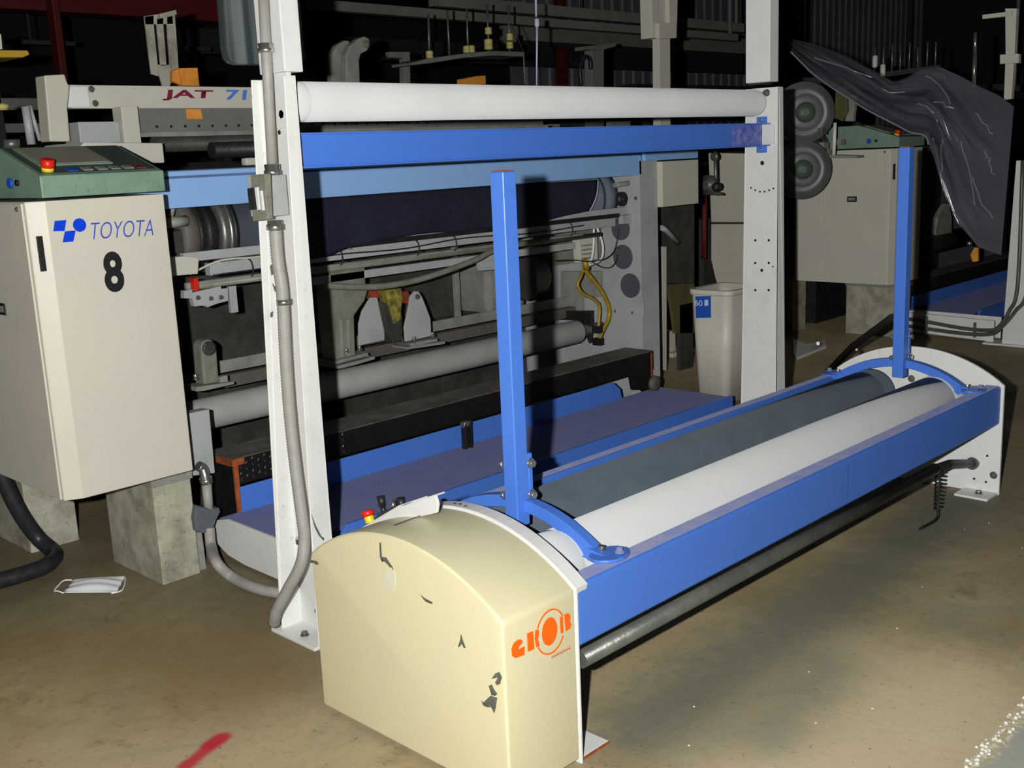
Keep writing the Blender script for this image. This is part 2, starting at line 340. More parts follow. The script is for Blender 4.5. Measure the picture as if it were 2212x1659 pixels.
# far wall of corrugated sheets
wb=MB(); xs=[]; x=17.9
pr=[]
while x<38: pr += [(x,17.0),(x+.16,17.0),(x+.20,16.955),(x+.34,16.955)]; x+=.38
n=len(pr)
wb.add([(a,b,0) for a,b in pr]+[(a,b,6.2) for a,b in pr],[(i,i+1,i+1+n,i+n) for i in range(n-1)])
wb.add([(17.9,17.3,0),(38,17.3,0),(38,17.3,6.2),(17.9,17.3,6.2)],[(0,1,2,3)])
struct(wb.build('wall_back','corr'))
struct(box('wall_far','coil',-12,40,29.8,30,0,6.2)); struct(box('wall_left','coil',-12.2,-12,-12,30,0,6.2)); struct(box('wall_right','coil',40,40.2,-12,30,0,6.2)); struct(box('wall_front','coil',-12,40,-12.2,-12,0,6.2))
for i,(z0,z1) in enumerate(((3.32,3.72),(2.2,2.42))):
    struct(box('trim_%d'%(i+1),'fardark',9,38,16.55,16.85,z0,z1,bev=.01))

# ================================================================ GROUP: cloth batching unit in front
bat=thing('cloth_batcher','low cloth batching unit, cream gearbox end, two long rollers between blue beams','batcher',(3.1,2.01,0))
def arc(y0,y1,zs,zt,n=22,dx=0):
    c=(y0+y1)/2; h=(y1-y0)/2; s=zt-zs; R=(h*h+s*s)/(2*s); out=[]
    for i in range(n+1):
        y=y0+(y1-y0)*i/n; out.append((dx,y,zt-R+math.sqrt(max(0,R*R-(y-c)**2))))
    return out
cov=MB().prism([(1.60,1.643,.012)]+arc(1.643,2.376,.464,.588,24,1.60)+[(1.60,2.376,.012)],(.25,0,0))
# soft folded edge round the outer face
cover=cov.build('gearbox_cover','cream',bat,bev=.012,seg=3,ang=50)
for f in cover.data.polygons: f.use_smooth=True
try: cover.data.set_sharp_from_angle(angle=math.radians(30))
except Exception: pass
YF=1.6405
# printed logo on the front face
def onY(name,m,pts,par,d=-.0015): return MB().prism(pts,(0,d,0)).build(name,m,par)
def ell(c,a,b,n=30): return [(c[0]+a*math.cos(2*math.pi*i/n),c[1],c[2]+b*math.sin(2*math.pi*i/n)) for i in range(n)]
lg=[]
onY('logo_letter','grob',[(1.623,1.641,0.396),(1.631,1.641,0.407),(1.646,1.641,0.41),(1.657,1.641,0.406),(1.659,1.641,0.397),(1.648,1.641,0.394),(1.642,1.641,0.386),(1.665,1.641,0.386),(1.663,1.641,0.366),(1.634,1.641,0.369),(1.624,1.641,0.378)],cover)
onY('logo_letter','grob',[(1.676,1.641,0.414),(1.695,1.641,0.413),(1.697,1.641,0.368),(1.676,1.641,0.369)],cover)
onY('logo_letter','grob',[(1.704,1.641,0.412),(1.714,1.641,0.41),(1.715,1.641,0.4),(1.71,1.641,0.388),(1.716,1.641,0.37),(1.705,1.641,0.369),(1.701,1.641,0.392)],cover)
oc=(1.752,1.641,0.392); onY('logo_disc','grob',ell(oc,.0262,.0262*1.32),cover)
onY('logo_letter','grob',[(1.79,1.641,0.414),(1.799,1.641,0.414),(1.8,1.641,0.372),(1.791,1.641,0.373)],cover)
onY('logo_letter','grob',[(1.806,1.641,0.415),(1.82,1.641,0.415),(1.827,1.641,0.404),(1.824,1.641,0.393),(1.829,1.641,0.382),(1.824,1.641,0.374),(1.809,1.641,0.372)],cover)
rc=(oc[0]+.002,1.6395,oc[2]-.001)
for a0,a1 in ((28,155),(205,332)):
    ring=[]; n=18
    for i in range(n+1):
        a=math.radians(a0+(a1-a0)*i/n); ring.append((rc[0]+.0505*math.cos(a),rc[1],rc[2]+.0560*math.sin(a)))
    for i in range(n,-1,-1):
        a=math.radians(a0+(a1-a0)*i/n); ring.append((rc[0]+.0475*math.cos(a),rc[1],rc[2]+.0525*math.sin(a)))
    onY('logo_ring','grob',ring,cover,-.001)
lt=MB()
for i in range(9):
    a=(1.754,1.641,0.321); b_=(1.824,1.641,0.321); f=i/9
    x=a[0]+(b_[0]-a[0])*f; z=a[2]+(b_[2]-a[2])*f; lt.box(x,x+.0035,1.6385,1.6405,z,z+.009)
    lt.box(x,x+.0052,1.6385,1.6405,z+.003,z+.0045)
lt.build('logo_small_print','grobl',cover)
# scratches and chipped paint on the cream cover (flat marks)
def mark(pts,m='scuff',par=None,vec=(-.0012,0,0),name='scuff'): return MB().prism(pts,vec).build(name,m,par or cover)
mark([(1.6,2.068,0.561),(1.6,2.062,0.564),(1.6,2.063,0.523),(1.6,2.058,0.518),(1.6,2.062,0.511),(1.6,2.07,0.524)])
mark([(1.6,2.064,0.525),(1.6,2.046,0.528),(1.6,2.023,0.508),(1.6,2.018,0.487),(1.6,2.023,0.485),(1.6,2.032,0.505),(1.6,2.051,0.515),(1.6,2.062,0.515)],'scuff')
mark([(1.6,2.074,0.471),(1.599,2.054,0.482),(1.6,2.028,0.508),(1.6,2.015,0.492),(1.6,2.016,0.464),(1.6,2.029,0.443),(1.6,2.051,0.438),(1.6,2.068,0.451)],'chip',name='bare_patch')
mark([(1.6,1.922,0.461),(1.599,1.906,0.457),(1.6,1.879,0.453),(1.6,1.881,0.448),(1.599,1.903,0.449)])
mark([(1.6,1.783,0.399),(1.6,1.777,0.384),(1.6,1.769,0.368),(1.6,1.776,0.367),(1.599,1.781,0.375),(1.599,1.792,0.363),(1.6,1.795,0.365),(1.6,1.787,0.382)])
mark([(1.6,1.707,0.257),(1.6,1.692,0.272),(1.6,1.671,0.273),(1.6,1.677,0.248),(1.6,1.683,0.23),(1.599,1.691,0.244),(1.6,1.704,0.238),(1.6,1.719,0.238),(1.6,1.725,0.249),(1.6,1.719,0.245)])
mark([(1.6,1.686,0.316),(1.6,1.673,0.334),(1.6,1.659,0.342),(1.6,1.652,0.332),(1.6,1.659,0.312),(1.6,1.669,0.306),(1.599,1.674,0.311),(1.599,1.664,0.327),(1.6,1.677,0.321)])
mark([(1.6,1.697,0.295),(1.6,1.687,0.302),(1.6,1.679,0.291),(1.6,1.67,0.284),(1.6,1.677,0.276),(1.6,1.689,0.275)])
mark([(1.6,2.374,0.443),(1.6,2.348,0.446),(1.6,2.338,0.441),(1.6,2.35,0.434),(1.6,2.362,0.438),(1.6,2.38,0.433)],name='scuff')
# joint line across the arched top
j=[]
mark([(1.66,2.085,.5868),(1.66,2.078,.5869),(1.76,2.081,.5869),(1.76,2.087,.5867)],vec=(0,0,.0012),name='seam_line')
# end plates
ep=MB().prism([(1.8505,1.640,.0)]+arc(1.640,2.380,.467,.592,24,1.8505)+[(1.8505,2.380,0)],(.007,0,0))
epn=ep.build('end_plate','white',bat,bev=.0015)
MB().prism(arc(1.641,2.379,.466,.593,24,1.853)+arc(1.646,2.374,.448,.572,24,1.853)[::-1],(.042,0,0)).build('plate_rim','white2',epn)
for p in ((1.866,2.075),(1.872,2.06),(1.868,2.035)): MB().cyl((p[0],p[1],.5915),(p[0],p[1],.593),.005,n=8).build('scuff','scuff',epn)
# folded foot with its anchor holes in front of the near plate
MB().box(1.862,1.972,1.652,1.735,0,.007).build('foot_plate','white2',epn,bev=.002)
MB().box(1.864,1.971,1.648,1.652,0,.006).build('foot_edge','rust',epn)
ep=MB().prism([(4.55,1.636,0)]+arc(1.636,2.384,.473,.603,24,4.55)+[(4.55,2.384,0)],(.014,0,0))
epf=ep.build('end_plate','white',bat,bev=.0015)
box('foot_plate','white2',4.44,4.55,1.64,1.78,.0,.010,epf,.002)
bolt((4.50,1.70,.010),(0,0,1),.012,epf,'dsteel'); bolt((4.549,1.66,.085),(-1,0,0),.012,epf,'dsteel'); bolt((4.549,2.03,.46),(-1,0,0),.012,epf,'dsteel')
for p in ((4.549,1.69,.165),(4.549,1.74,.055),(4.549,1.69,.05)): MB().cyl(p,(p[0]-.002,p[1],p[2]),.005,n=10).build('hole','ink',epf)
# beams
fb=box('side_beam','blue',1.8575,4.55,1.645,1.712,.308,.470,bat,.013,4)
box('weld_line','logotxt',3.225,3.229,1.6445,1.6455,.33,.45,fb,0)
box('dusty_top','bluedust',1.872,4.545,1.655,1.704,.4698,.4712,fb,.0)
rb=box('side_beam','blue',1.895,4.55,2.325,2.376,.30,.462,bat,.006,2)
box('dusty_top','bluedust',1.872,4.545,2.332,2.374,.4618,.4635,rb,0)
box('lip','blue',1.9,4.53,2.318,2.325,.452,.468,rb,.001)
# rollers
def roller(name,m,y,z,r,x0,x1,shaft,groove=None):
    pr=[(0,r*.55),(0,r*.93),(.008,r),(.10,r),(.104,r*.965),(.112,r*.965),(.116,r),((x1-x0)-.10,r),((x1-x0)-.096,r*.965),((x1-x0)-.088,r*.965),((x1-x0)-.084,r),((x1-x0)-.008,r),((x1-x0),r*.93),((x1-x0),r*.55)]
    o=MB().lathe((x0,y,z),(1,0,0),pr,48).build(name,m,bat)
    cyl('shaft','dsteel',(x0-.06,y,z),(x0+.02,y,z),shaft,o); cyl('shaft','dsteel',(x1-.02,y,z),(x1+.05,y,z),shaft,o)
    return o
ra=roller('pale_roller','rollw',1.862,.413,.102,1.93,4.47,.03)
rbk=roller('grey_roller','rollg',2.168,.398,.106,1.93,4.47,.03)
# guide arches with their posts
for (x0,sgn) in ((2.012,1),(4.36,1)):
    y0,y1=1.985,2.033; zt=1.455
    ar=MB(); A=arc(1.725,2.315,.474,.574,22,x0+.028); B_=arc(1.762,2.278,.450,.540,22,x0+.028)
    ar.prism(A+B_[::-1],(.034,0,0))
    arch=ar.build('guide_arch','blue',bat,bev=.002)
    arch['label']='blue arch carrying the upright post'
    post=MB().box(x0,x0+.048,y0,y1,.500,zt).build('post','blue',arch,bev=.004,seg=3)
    box('post_cap','rust',x0+.003,x0+.045,y0+.003,y1-.003,zt,zt+.003,arch,.001)
    MB().box(x0+.048,x0+.064,y0-.002,y1+.002,.56,.70).build('clamp_plate','blue',arch,bev=.003)

    for z in (.583,.672):
        bolt((x0+.056,y0-.002,z),(0,-1,0),.011,arch)
        bolt((x0+.004,y1,z),(0,1,0),.009,arch)
    for (yy,s) in ((1.70,1),(2.335,-1)):
        pad=MB().prism([(x0+.045+.062*math.cos(a*.3927),yy+.004*s+.046*math.sin(a*.3927),.4712) for a in range(16)],(0,0,.010)).build('pad','blue',arch,bev=.003)
        bolt((x0+.045,yy+.03*s,.4825),(0,0,1),.010,arch); bolt((x0+.06,yy-.018*s,.4825),(0,0,1),.009,arch,'bluedust')
        MB().prism([(x0+.018,yy+.02*s,.456),(x0+.018,yy+.075*s,.462),(x0+.018,yy+.055*s,.49),(x0+.018,yy+.0*s,.482)],(.03,0,0)).build('gusset','blue',arch,bev=.002)
# pedal rail under the front beam with its spring arms
pr_=cyl('kick_rail','pipe',(1.875,1.655,.268),(3.94,1.655,.260),.0225,bat,24)
tube('pivot_arm','black',[(3.94,1.655,.260),(4.18,1.70,.215),(4.50,1.735,.135)],.018,bat,10,False)
bolt((4.50,1.735,.135),(1,-.1,-.2),.020,bat,'dsteel',h=.03)
sp=MB(); pts=[]
for i in range(90):
    a=i*.75; pts.append((4.10+.014*math.cos(a),1.705+.014*math.sin(a),.215-.0019*i))
sp.tube(pts,.004,6,1,False); sp.build('spring','black',bat)
tube('floor_hook','black',[(4.10,1.705,.05),(4.08,1.70,.012),(3.95,1.71,.006)],.006,bat,8,True)
# white control bracket over the near plate
cb=MB(); cb.prism([(1.75,2.343,0.495),(1.75,2.167,0.598),(1.75,2.148,0.602),(1.75,2.019,0.655),(1.75,2.011,0.633),(1.75,2.018,0.609),(1.75,2.044,0.599),(1.75,2.108,0.577),(1.75,2.168,0.549),(1.75,2.251,0.523),(1.75,2.329,0.494)],(.008,0,0))
cbo=cb.build('control_bracket','white2',bat,bev=.002)
MB().prism([(1.752,2.17,0.597),(1.752,2.15,0.603),(1.752,2.025,0.656),(1.752,2.02,0.653),(1.752,2.151,0.597)],(.035,0,0)).build('bracket_fold','white2',cbo,bev=.001)
MB().prism([(1.752,2.345,0.497),(1.752,2.17,0.599),(1.752,2.166,0.595),(1.752,2.342,0.491)],(.10,0,0)).build('bracket_fold','white2',cbo,bev=.001)
b0=V((1.8,2.362,0.497)); b1=V((1.8,2.375,0.531)); ax=(b1-b0)
es=MB().cyl(b0,b0+ax*.55,.014,n=20).build('emergency_button','yellow',cbo,bev=.001); MB().lathe(b0+ax*.5,ax,[(0,.015),(.003,.0185),(.014,.019),(.018,.014)],20).build('button_cap','red',es)
k0=V((1.82,2.322,0.522)); k1=V((1.82,2.333,0.575)); MB().cyl(k0,k0+(k1-k0)*.5,.008,n=14).cyl(k0+(k1-k0)*.45,k1,.010,.013,16).build('lever','rubber',cbo)
k0=V((1.82,2.275,0.548)); k1=V((1.82,2.285,0.573)); MB().cyl(k0,k1,.007,n=14).build('push_button','steel',cbo)
k0=V((1.82,2.243,0.557)); k1=V((1.82,2.244,0.587)); MB().cyl(k0,k1,.012,n=14).build('selector','rubber',cbo)
MB().prism([(1.81,2.375,0.498),(1.81,2.291,0.548),(1.81,2.241,0.571),(1.81,2.242,0.563),(1.81,2.363,0.492)],(.02,0,0)).build('switch_housing','dark',cbo)

# ================================================================ GROUP: roller gantry
gan=thing('roller_gantry','white steel gantry, two tall posts joined by pale roller and blue cross beam','gantry',(3.2,2.8,0))
def column(x, s, left=True):
    """channel column: web plate at x, flanges pointing away from the roller (s=-1 left, +1 right), deeper at the foot"""
    m=MB(); ymf,ymb=2.70,2.885
    web=[(x,ymf,0),(x,ymb+.022,0),(x,ymb-.012,1.745),(x,ymf,1.745)]
    m.prism(web,(.006*s,0,0))
    for y,yt in ((ymf,ymf),(ymb+.022,ymb-.012)):
        d0,d1=.082,.036
        fl_=[(x,y,0),(x+s*d0,y,0),(x+s*d0,y,.12),(x+s*d1,yt,1.745),(x,yt,1.745)]
        m.prism(fl_,(0,.006 if y==ymf else -.006,0))
    return m.build('column','white',gan,bev=.0015,seg=1)
cl=column(1.904,-1); cr=column(4.556,1)
cl['label']='nearer post'; cr['label']='farther post'
box('base_plate','white',1.80,1.99,2.695,2.935,0,.012,gan,.002)
for p in ((1.838,2.80,.012),): bolt(p,(0,0,1),.011,gan,'dsteel')
bolt((1.902,2.80,.075),(-1,0,0),.011,gan,'dsteel')
box('post_extension','white2',1.868,1.932,2.694,2.822,1.755,2.75,gan,.004)
box('post_extension','white2',4.500,4.575,2.715,2.842,1.768,2.75,gan,.004)
box('post_plug','white2',1.885,1.90,2.71,2.80,1.60,1.76,gan,.002)
ur=MB().lathe((1.935,2.80,1.678),(1,0,0),[(0,.03),(0,.054),(.006,.0595),(.05,.0595),(.053,.058),(.056,.0595),(2.56,.0595),(2.585,.055),(2.60,.045),(2.60,.03)],48).build('guide_roller','rollt',gan)
cyl('shaft','dsteel',(1.895,2.80,1.678),(1.945,2.80,1.678),.022,ur); cyl('shaft','dsteel',(4.51,2.80,1.678),(4.556,2.80,1.678),.022,ur)
bolt((4.555,2.762,1.722),(-1,0,0),.012,gan,'dsteel',h=.02)
bolt((1.908,2.735,1.640),(1,0,0),.014,gan,'dsteel'); bolt((1.898,2.755,1.640),(-1,0,0),.014,gan,'dsteel'); MB().cyl((1.8975,2.79,1.59),(1.8965,2.79,1.59),.007,n=12).build('hole','ink',gan)
# blue cross beam: a channel, web to the front, lips top and bottom, split foot lugs at the far end
cbm=MB(); yb=2.757; cbm.box(1.915,4.50,yb,yb+.005,1.484,1.584); cbm.box(1.915,4.55,yb-.018,yb+.03,1.580,1.586); cbm.box(1.915,4.55,yb-.018,yb+.03,1.482,1.488)
cbo2=cbm.build('cross_beam','blue',gan,bev=.0015,seg=1)
MB().box(4.26,4.50,yb-.001,yb,1.489,1.578).build('scraped_patch',mat('scraped_blue',(150,160,220),.6,dirt=(70,90,190),amt=.6,scale=30),cbo2)
for z in ((1.586,1.616),(1.452,1.482)):
    MB().box(4.546,4.555,2.760,2.812,z[0],z[1]).build('lug','blue',cbo2,bev=.001); bolt((4.546,2.788,(z[0]+z[1])/2),(-1,0,0),.006,cbo2,'steel',h=.004)
box('end_leaf','white2',4.545,4.555,2.72,2.80,1.489,1.579,cbo2,.001)
# holes in the farther post
hp=MB()
for px,py,r in ((1646,352,.009),(1631,519,.006),(1660,519,.006),(1631,568,.006),(1660,568,.006),(1645,584,.007),(1631,627,.006),(1660,627,.006),(1655,359,.004),(1652,312,.006),(1668,575,.004),
                (1622,406,.004),(1631,412,.004),(1641,414,.004),(1651,414,.004),(1661,411,.004),(1670,407,.004)):
    H_=[(1646,352)]
HOLES=[((4.553,2.786,1.405),.010),((4.553,2.822,1.044),.006),((4.553,2.749,1.046),.006),((4.553,2.822,0.936),.006),((4.553,2.748,0.939),.006),((4.553,2.786,0.902),.0075),((4.553,2.821,0.805),.006),((4.553,2.748,0.809),.006),((4.553,2.726,0.922),.004),((4.553,2.846,1.291),.0045),((4.553,2.823,1.28),.0045),((4.553,2.798,1.273),.0045),((4.553,2.773,1.273),.0045),((4.553,2.748,1.279),.0045),((4.553,2.726,1.287),.0045)]
for p,r in HOLES: hp.cyl((4.5555,p[1],p[2]),(4.5545,p[1],p[2]),r,n=12)
hp.build('bolt_holes','ink',cr)
# scuffs on nearer post
for pts in ([(1.877,2.871,1.194),(1.886,2.871,1.2),(1.886,2.871,1.171),(1.879,2.871,1.164)],[(1.879,2.87,1.141),(1.888,2.87,1.128),(1.891,2.87,1.108),(1.884,2.87,1.117)],[(1.862,2.87,1.051),(1.872,2.87,1.055),(1.869,2.87,1.039),(1.862,2.87,1.037)]):
    MB().prism(pts,(0,-.002,0)).build('scuff','scuff',cl)
MB().prism([(1.833,2.699,0.444),(1.846,2.699,0.403),(1.863,2.699,0.363),(1.873,2.699,0.354),(1.87,2.699,0.346),(1.853,2.699,0.369),(1.841,2.699,0.4)],(0,-.001,0)).build('scuff','chip' if 0 else 'scuff',cl)

# conduit run on the nearer post
def corr(name,pts,r,parent=None,m='conduit',step=.009):
    """ribbed flexible conduit"""
    P=[V(p) for p in pts]; Q=[]; E=[P[0]*2-P[1]]+P+[P[-1]*2-P[-2]]
    for i in range(1,len(E)-2):
        L_=(E[i+1]-E[i]).length; k_=max(2,int(L_/(step/2)))
        for k in range(k_):
            t=k/k_; a,b,c,d=E[i-1:i+3]; Q.append(.5*((2*b)+(c-a)*t+(2*a-5*b+4*c-d)*t*t+(3*b-a-3*c+d)*t**3))
    Q.append(P[-1]); n=len(Q)
    return MB().tube(Q,lambda t: r*(1+.05*(1 if int(t*(n-1)+.5)%2 else -1)),12,1,False).build(name,m,parent)
up=thing('rigid_conduit','straight grey conduit running up the nearer white post above the switch box','conduit',(1.85,2.84,1.5))
cyl('pipe','conduit',(1.838,2.754,1.476),(1.845,2.731,2.026),.0155,up,16)
p=(1.838,2.754,1.468); MB().lathe((p[0],p[1],p[2]),(0,0,1),[(0,.024),(.012,.026),(.014,.022),(.03,.023),(.032,.018)],18).build('nut','steel',up)
p=(1.842,2.74,1.809); MB().lathe((p[0],p[1],p[2]),(0,0,1),[(0,.022),(.012,.024),(.014,.020),(.026,.022)],18).build('clamp','steel',up)
bx=thing('switch_box','grey switch box with steel contacts on nearer white post','switch box',(1.86,2.83,1.42))
a=(1.799,2.745,1.401); b_=(1.878,2.745,1.396)
box('box_body','grey',a[0],b_[0],2.745,2.83,1.350,1.468,bx,.003)
MB().prism([(1.772,2.769,1.471),(1.772,2.695,1.473),(1.772,2.704,1.345),(1.772,2.779,1.339)],(.02,0,0)).build('end_cover','oil',bx,bev=.002)
MB().prism([(1.771,2.776,1.433),(1.771,2.747,1.436),(1.771,2.743,1.374),(1.771,2.774,1.372)],(-.010,0,0)).build('contact_block','black',bx,bev=.001)
for q in ([(1.77,2.743,1.436),(1.77,2.728,1.437),(1.77,2.727,1.373),(1.77,2.739,1.371)],[(1.77,2.718,1.426),(1.77,2.709,1.427),(1.77,2.706,1.371),(1.77,2.716,1.37)]): MB().prism(q,(-.006,0,0)).build('contact_strip','white2',bx,bev=.001)
lc=thing('flexible_conduit','ribbed grey flexible conduit dropping from the switch box down the nearer white post to floor','conduit',(1.85,2.8,.8))
p=(1.835,2.761,1.307); MB().lathe((p[0],p[1],p[2]),(0,0,1),[(0,.020),(.003,.026),(.018,.026),(.020,.022),(.03,.022)],18).build('nut','steel',lc)
corr('hose',[(1.835,2.76,1.313),(1.835,2.762,1.223),(1.835,2.753,1.141),(1.835,2.756,1.057),(1.835,2.765,0.915),(1.835,2.769,0.741),(1.83,2.755,0.568),(1.825,2.737,0.438),(1.82,2.727,0.359),(1.8,2.729,0.281),(1.78,2.783,0.19),(1.77,2.842,0.107),(1.78,2.881,0.053)],.0195,lc)
for p in ((1.835,2.75,1.096),(1.822,2.74,0.353)): MB().cyl((p[0],p[1],p[2]-.008),(p[0],p[1],p[2]+.008),.0225,n=18).build('strap','steel',lc)

# clear plastic shield hanging behind the nearer post
sh=MB(); pts=[(1.916,3.05,2.035),(1.911,3.05,1.859),(1.916,3.05,1.825),(1.929,3.05,1.812),(1.953,3.05,1.807),(2.161,3.05,1.811),(2.189,3.05,1.817),(2.202,3.05,1.835),(2.197,3.05,1.956),(2.196,3.05,2.055)]
sh.prism(pts,(0,.045,0)); so=sh.build('clear_shield','clear',None,bev=.006,seg=2)
tag(so,'clear smoky plastic shield hanging behind the nearer white post top','shield')
MB().prism([(1.999,3.1,2.048),(1.996,3.1,1.923),(1.99,3.1,1.827),(2.004,3.1,1.828),(2.009,3.1,1.924),(2.016,3.1,2.049)],(0,.01,0)).build('rib','beige',so)

# ================================================================ GROUP: loom
# --- control cabinet
def make_cabinet(lbl, first=True):
    t=thing('control_cabinet',lbl,'cabinet',(1.66,3.7,0))
    b=MB(); ch=.045
    b.prism([(1.458,3.45,.445),(1.405,3.478,.445),(1.405,4.0,.445),(1.862,4.0,.445),(1.862,3.45,.445)],(0,0,.972))
    body=b.build('body','beige',t,bev=.004,seg=2,ang=20)
    box('side_door','beige',1.399,1.4055,3.49,4.0,.448,1.412,t,.002)
    s2=box('side_cover','beige',1.405,1.80,4.004,5.6,.445,1.33,t,.004)
    h=MB().prism([(1.454,3.513,1.341),(1.454,3.485,1.343),(1.454,3.473,1.226),(1.454,3.505,1.224)],(-.001,0,0))
    MB().box(1.4235,1.4395,3.457,3.470,1.20,1.31).build('handle_slot','ink',t)
    hd=MB().box(1.394,1.3995,3.725,3.80,1.045,1.085).build('latch','ink',t,bev=.002); MB().box(1.392,1.3945,3.735,3.79,1.055,1.076).build('latch_tongue','greyd',hd)
    for y in (3.52,3.95): bolt((1.399,y,1.395),(-1,0,0),.006,t,'dsteel',h=.004)
    # pedestals
    box('pedestal','beiged',1.772,1.925,3.595,3.985,.0,.445,t,.004)
    box('pedestal_cap','greyd',1.765,1.93,3.585,3.99,.375,.43,t,.002)
    box('pedestal','beiged',1.60,1.80,4.35,4.67,.0,.445,t,.004)
    # green terminal
    g=MB(); prof=[(3.440,1.426),(3.440,1.494),(3.746,1.588),(4.02,1.588),(4.02,1.426)]
    g.prism([(1.448,y,z) for y,z in prof],(.418,0,0)); te=g.build('terminal','green',t,bev=.004,seg=2,ang=15)
    te['label']='green operator terminal with sloping screen'
    def inc(x,s,h=.0): # point on the sloping top, s = 0 front .. 1 back
        return (x,3.440+.306*s-.29*h,1.494+.094*s+.95*h)
    def slab(name,m,x0,x1,s0,s1,h0,h1,par=te): 
        return MB().add([inc(x0,s0,h0),inc(x1,s0,h0),inc(x1,s1,h0),inc(x0,s1,h0),inc(x0,s0,h1),inc(x1,s0,h1),inc(x1,s1,h1),inc(x0,s1,h1)],[(0,1,2,3),(4,5,6,7),(0,1,5,4),(1,2,6,5),(2,3,7,6),(3,0,4,7)]).build(name,m,par)
    slab('fascia','greend',1.462,1.852,.06,.97,0,.002)
    fr=slab('screen_frame','green',1.490,1.735,.30,.93,.002,.006)
    slab('screen','screen',1.497,1.727,.33,.90,.006,.0075,fr)
    for i,x in enumerate((1.555,1.605,1.655,1.70,1.745,1.79)): slab('key','label' if i==0 else ('greyd' if i<5 else 'jatred'),x,x+.032,.10,.19,.002,.005)
    p=V(inc(1.492,.13,.002)); q=V((0,-.29,.95))
    st=MB().cyl(p,p+q*.014,.019,n=20).build('stop_button','yellow',te); MB().lathe(p+q*.012,q,[(0,.019),(.003,.0215),(.024,.0205),(.027,.015)],20).build('button_cap','red',st)
    MB().cyl((1.448,3.665,1.475),(1.440,3.665,1.475),.017,n=16).build('socket','label',te); MB().cyl((1.448,3.61,1.475),(1.440,3.61,1.475),.010,n=14).build('socket','ink',te)
    return t
cab=make_cabinet('beige loom control cabinet bearing a blue logo and the number 8')
cbod=[c for c in cab.children if c.name.startswith('body')][0]
cab2=copy_tree(cab)
for c in list(cab2.children):
    if c.name.startswith('side_cover'): bpy.data.objects.remove(c)
box('side_cover','beige',1.405+6.13,1.80+6.13,4.094,4.32,.445,1.33,None,.004)
sc_=bpy.context.scene.collection.objects[-1]; sc_.data.transform(Matrix.Translation((-1.66-6.13,-3.79,0))); sc_.parent=cab2
cab2.location=(1.66+6.13,3.7+.09,0); cab2['label']='more distant beige control cabinet half hidden behind the blue post and plastic sheet'
for nm,m,pts in (('logo_square','logoblue',[(1.481,3.449,1.354),(1.518,3.449,1.354),(1.508,3.449,1.32),(1.472,3.449,1.322)]),('logo_square','logoblue',[(1.509,3.449,1.319),(1.544,3.449,1.319),(1.532,3.449,1.285),(1.497,3.449,1.285)])): MB().prism(pts,(0,-.001,0)).build(nm,m,cbod)
cc=(1.559,3.449,1.335); MB().prism(ell(cc,.0215,.0215),(0,-.001,0)).build('logo_disc','logoblue',cbod)
a=(1.585,3.449,1.286); b_=(1.806,3.449,1.281)
text('logo_text','TOYOTA','logotxt',a,(1,0,(b_[2]-a[2])/(b_[0]-a[0])),(0,0,1),.054,cbod,bold=-.012,shear=.22,width=b_[0]-a[0]+.002)
a=(1.619,3.449,1.108); text('number','8','ink',a,(1,0,0),(0,0,1),.134,cbod,bold=.035,width=.068)
# --- hose left of the cabinet
tag(tube('drain_hose','rubber',[(1.469,4.25,0.611),(1.484,4.25,0.444),(1.506,4.25,0.328),(1.544,4.25,0.201),(1.593,4.25,0.095),(1.616,4.197,0.05),(1.608,4.14,0.035),(1.543,4.073,0.033),(1.451,4.055,0.033),(1.367,4.059,0.033),(1.268,4.058,0.033)],.031),'thick black hose curling on the floor below the control cabinet, at left edge','hose')

lm=thing('weaving_loom','air jet weaving loom with light blue breast cover and dark denim cloth roller','loom',(3.5,4.3,0))
def L(name,m,x0,x1,y0,y1,z0,z1,bev=.003): return box(name,m,x0,x1,y0,y1,z0,z1,lm,bev)
# breast cover
bc=L('breast_cover','sky',1.90,4.955,3.80,3.83,1.352,1.462,.003)
MB().box(1.90,5.47,3.79,4.10,1.474,1.492).build('cover_top','skydust',bc,bev=.006)
MB().box(1.90,5.47,3.782,3.792,1.470,1.488).build('cover_nosing','sky',bc,bev=.003)
MB().box(1.90,4.955,3.815,3.84,1.455,1.478).build('cover_recess','skydust',bc)
L('end_box','panelgr',5.10,5.455,3.765,3.98,1.163,1.418,.004)
MB().box(4.955,5.47,3.775,3.80,1.425,1.474).build('cover_rail','sky',bc,bev=.006)
# side frame, right
sf=MB().box(4.935,5.10,3.80,3.812,0,1.43).build('side_frame','grey',lm,bev=.002)
MB().box(4.935,4.950,3.812,4.75,.0,1.43).build('frame_wall','grey',sf,bev=.002)
def disc(px,r,name='port_cover',m='slate'): 
    return MB().lathe((4.935,px[1],px[2]),(-1,0,0),[(0,r),(.004,r),(.004,r*.9),(.002,r*.85)],28).build(name,m,sf)
disc((4.93,3.94,1.052),.066,m='portcap'); disc((4.93,3.928,0.891),.070,m='portcap'); disc((4.93,3.879,0.728),.070,m='portcap')
for p in ((4.93,3.988,0.574),(4.93,3.862,0.574),(4.93,4.331,0.598),(4.93,3.826,1.224)): bolt((4.935,p[1],p[2]),(-1,0,0),.008,sf,'dsteel')
MB().prism([(4.92,4.373,0.794),(4.92,4.07,0.807),(4.92,4.075,0.657),(4.92,4.218,0.64),(4.92,4.221,0.559),(4.92,4.384,0.554)],(-.03,0,0)).build('gear_cover','greyd',lm,bev=.003)
MB().prism([(4.93,4,0.638),(4.93,3.778,0.646),(4.93,3.78,0.556),(4.93,4.003,0.551)],(-.006,0,0)).build('frame_boss','grey',lm,bev=.002)
